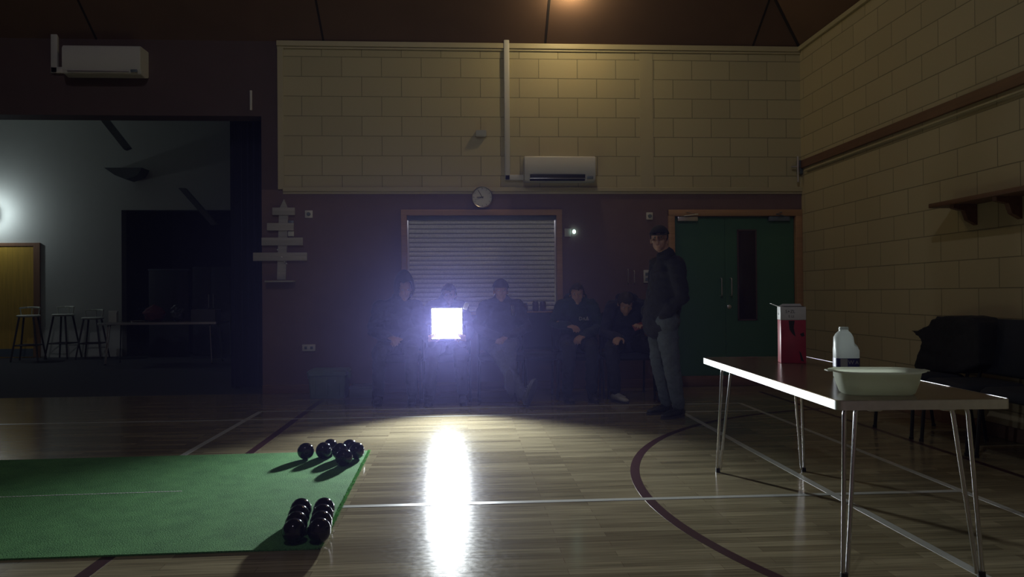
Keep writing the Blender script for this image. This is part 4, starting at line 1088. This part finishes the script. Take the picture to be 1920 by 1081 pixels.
# P6 standing, side on, head turned to the camera
zc6 = 6.60
foot = pZ(1258, 781, 0); X, Y = foot.x, foot.y+.08
def Q(px, py, dz=0): return P(px, py, zc6+dz)
J = dict(pel=Q(1243, 588, .0), chest=Q(1254, 510), neck=Q(1252, 478), head=Q(1238, 448, -.02))
J['pel'].y = Y; J['chest'].y = Y; J['neck'].y = Y; J['head'].y = Y-.03
J['sh'] = [Q(1256, 494), Q(1248, 492)]
J['sh'][0] = V((J['chest'].x+.03, Y-.17, J['chest'].z+.07)); J['sh'][1] = V((J['chest'].x-.05, Y+.17, J['chest'].z+.07))
J['el'] = [Q(1268, 556), Q(1240, 552)]; J['el'][0].y = Y-.24; J['el'][1].y = Y+.2
J['wr'] = [Q(1236, 592), Q(1220, 585)]; J['wr'][0].y = Y-.18; J['wr'][1].y = Y+.14
J['hip'] = [Q(1245, 600), Q(1242, 600)]; J['hip'][0].y = Y-.09; J['hip'][1].y = Y+.09
J['kn'] = [Q(1256, 685), Q(1244, 685)]; J['kn'][0].y = Y-.10; J['kn'][1].y = Y+.12
J['an'] = [V((J['kn'][0].x+.06, Y-.10, .09)), V((J['kn'][1].x+.07, Y+.13, .09))]
J['toe'] = [J['an'][0]+V((-.2, -.12, 0)), J['an'][1]+V((-.2, -.08, 0))]
t6, jk6, q6 = person('man in a peaked cap, dark jacket and jeans, hands in pockets, standing', (X, Y, 0), J, V((-.42, -1, .02)), V((0, 0, 1)), (.016, .018, .026), (.11, .14, .17), (.02, .026, .035), headgear='cap', seed=6, hands=(0, 0), thick=1.08, hem=.24)

# five chairs under the seated people
for px, zc, lab in ((748, 7.95, 'chair under the hooded person in the wall row'), (838, 7.95, 'chair under the person with the floodlight'), (940, 7.95, 'chair under the person in the knit hat'), (1080, 8.0, 'chair under the person in the teal hoodie'), (1172, 8.0, 'chair under the person bent over a phone')):
    c = P(px, 600, zc); dup(ch, (c.x, c.y-.06, 0), 0, lab, 'chairs along the back wall')
# an empty chair between the knit hat and the teal hoodie
c = P(1010, 600, 8.0); dup(ch, (c.x, c.y+.03, 0), 0, 'empty dark chair between the knit hat and the teal hoodie', 'chairs along the back wall')

# ------------------------------------------------------------------ lights
def light(name, kind, loc, power, col, **k):
    l = bpy.data.lights.new(name, kind); l.energy = power; l.color = col
    for a, b in k.items(): setattr(l, a, b)
    o = bpy.data.objects.new(name, l); C.objects.link(o); o.location = loc; return o
# beam of the floodlight, leaving its face
lp = LC+ldir*.03
o = light('floodlight_beam', 'SPOT', lp, 1050, (.90, .97, 1.0), spot_size=R(90), spot_blend=1.0, shadow_soft_size=.06)
d = (ldir + V((0, 0, -.24))).normalized(); o.rotation_euler = d.to_track_quat('-Z', 'Y').to_euler()
# warm bulkhead lamp fixed to the ceiling slope above the back wall
by = 7.85; bz = 3.98+T*(YB-by)
t = thing('bulkhead_lamp', 'warm ceiling bulkhead lamp just above the frame over the back wall', 'lamp', (1.15, by, bz-.09))
bm = B(); box(bm, (-.16, -.05, .03), (.16, .05, .10), .01); obj('base_tray', bm, m_white, t)
bm = B(); box(bm, (-.15, -.042, 0), (.15, .042, .03), .01); obj('diffuser', bm, emis('warm_lamp', (1, .62, .28), 3), t)
light('bulkhead_glow', 'POINT', (1.15, by-.02, bz-.14), 16, (1, .80, .44), shadow_soft_size=.06)
# unseen fill lamp added behind the camera to lift the general brightness
by2 = -.6; bz2 = 3.98+T*6.05
t = thing('bulkhead_lamp', 'cool fill lamp added overhead behind the camera to brighten the hall', 'lamp', (-.9, by2, 3.98+T*(XR+.9)-.09))
bm = B(); box(bm, (-.16, -.05, .03), (.16, .05, .12), .01); obj('base_tray', bm, m_white, t)
bm = B(); box(bm, (-.15, -.042, 0), (.15, .042, .03), .01); obj('diffuser', bm, emis('cool_fill', (.8, .85, 1), 3), t)
light('fill_glow_cool', 'POINT', (-.9, by2, 3.98+T*(XR+.9)-.2), 135, (.88, .90, 1), shadow_soft_size=.08)
# annexe wall light just outside the frame
wl = pY(-32, 398, YA-.30)
t = thing('wall_light', 'cool white wall light in the annexe just outside the frame', 'lamp', (wl.x, YA, wl.z-.06))
bm = B(); box(bm, (-.06, -.22, 0), (.06, 0, .12), .01); obj('housing', bm, m_white, t)
bm = B(); box(bm, (-.05, -.235, .01), (.05, -.222, .11), .004); obj('diffuser', bm, emis('cool_lamp', (.75, .92, 1), 3), t)
light('wall_light_glow', 'POINT', (wl.x, YA-.32, wl.z), 15, (.82, .94, 1), shadow_soft_size=.05)
# residual light of the hall
w = bpy.data.worlds.new('world'); bpy.context.scene.world = w; w.use_nodes = True
w.node_tree.nodes['Background'].inputs[0].default_value = (.5, .55, .7, 1); w.node_tree.nodes['Background'].inputs[1].default_value = .02

# bluish scatter volume added to imitate lens glare around the floodlight
m = bpy.data.materials.new('glare_scatter'); m.use_nodes = True; nt = m.node_tree; nt.nodes.clear()
ou = nt.nodes.new('ShaderNodeOutputMaterial'); vsn = nt.nodes.new('ShaderNodeVolumeScatter')
vsn.inputs['Color'].default_value = (.42, .40, 1, 1); vsn.inputs['Density'].default_value = .0021; vsn.inputs['Anisotropy'].default_value = .84
nt.links.new(vsn.outputs[0], ou.inputs['Volume'])
if GLARE_HAZE:
    bm = B(); box(bm, (-4.4, .6, .012), (3.9, YB-.3, 3.9)); hz = obj('glare_haze', bm, m, None, None); hz['kind'] = 'stuff'; tag(centre(hz), 'thin bluish volume hanging in the hall around the floodlight', 'glare_haze')
cy = bpy.context.scene.cycles; cy.max_bounces = 7; cy.diffuse_bounces = 4; cy.glossy_bounces = 4; cy.transmission_bounces = 6
vs = bpy.context.scene.view_settings
vs.view_transform = 'Standard'; vs.look = 'None'; vs.gamma = 1; vs.use_curve_mapping = False; vs.exposure = 0
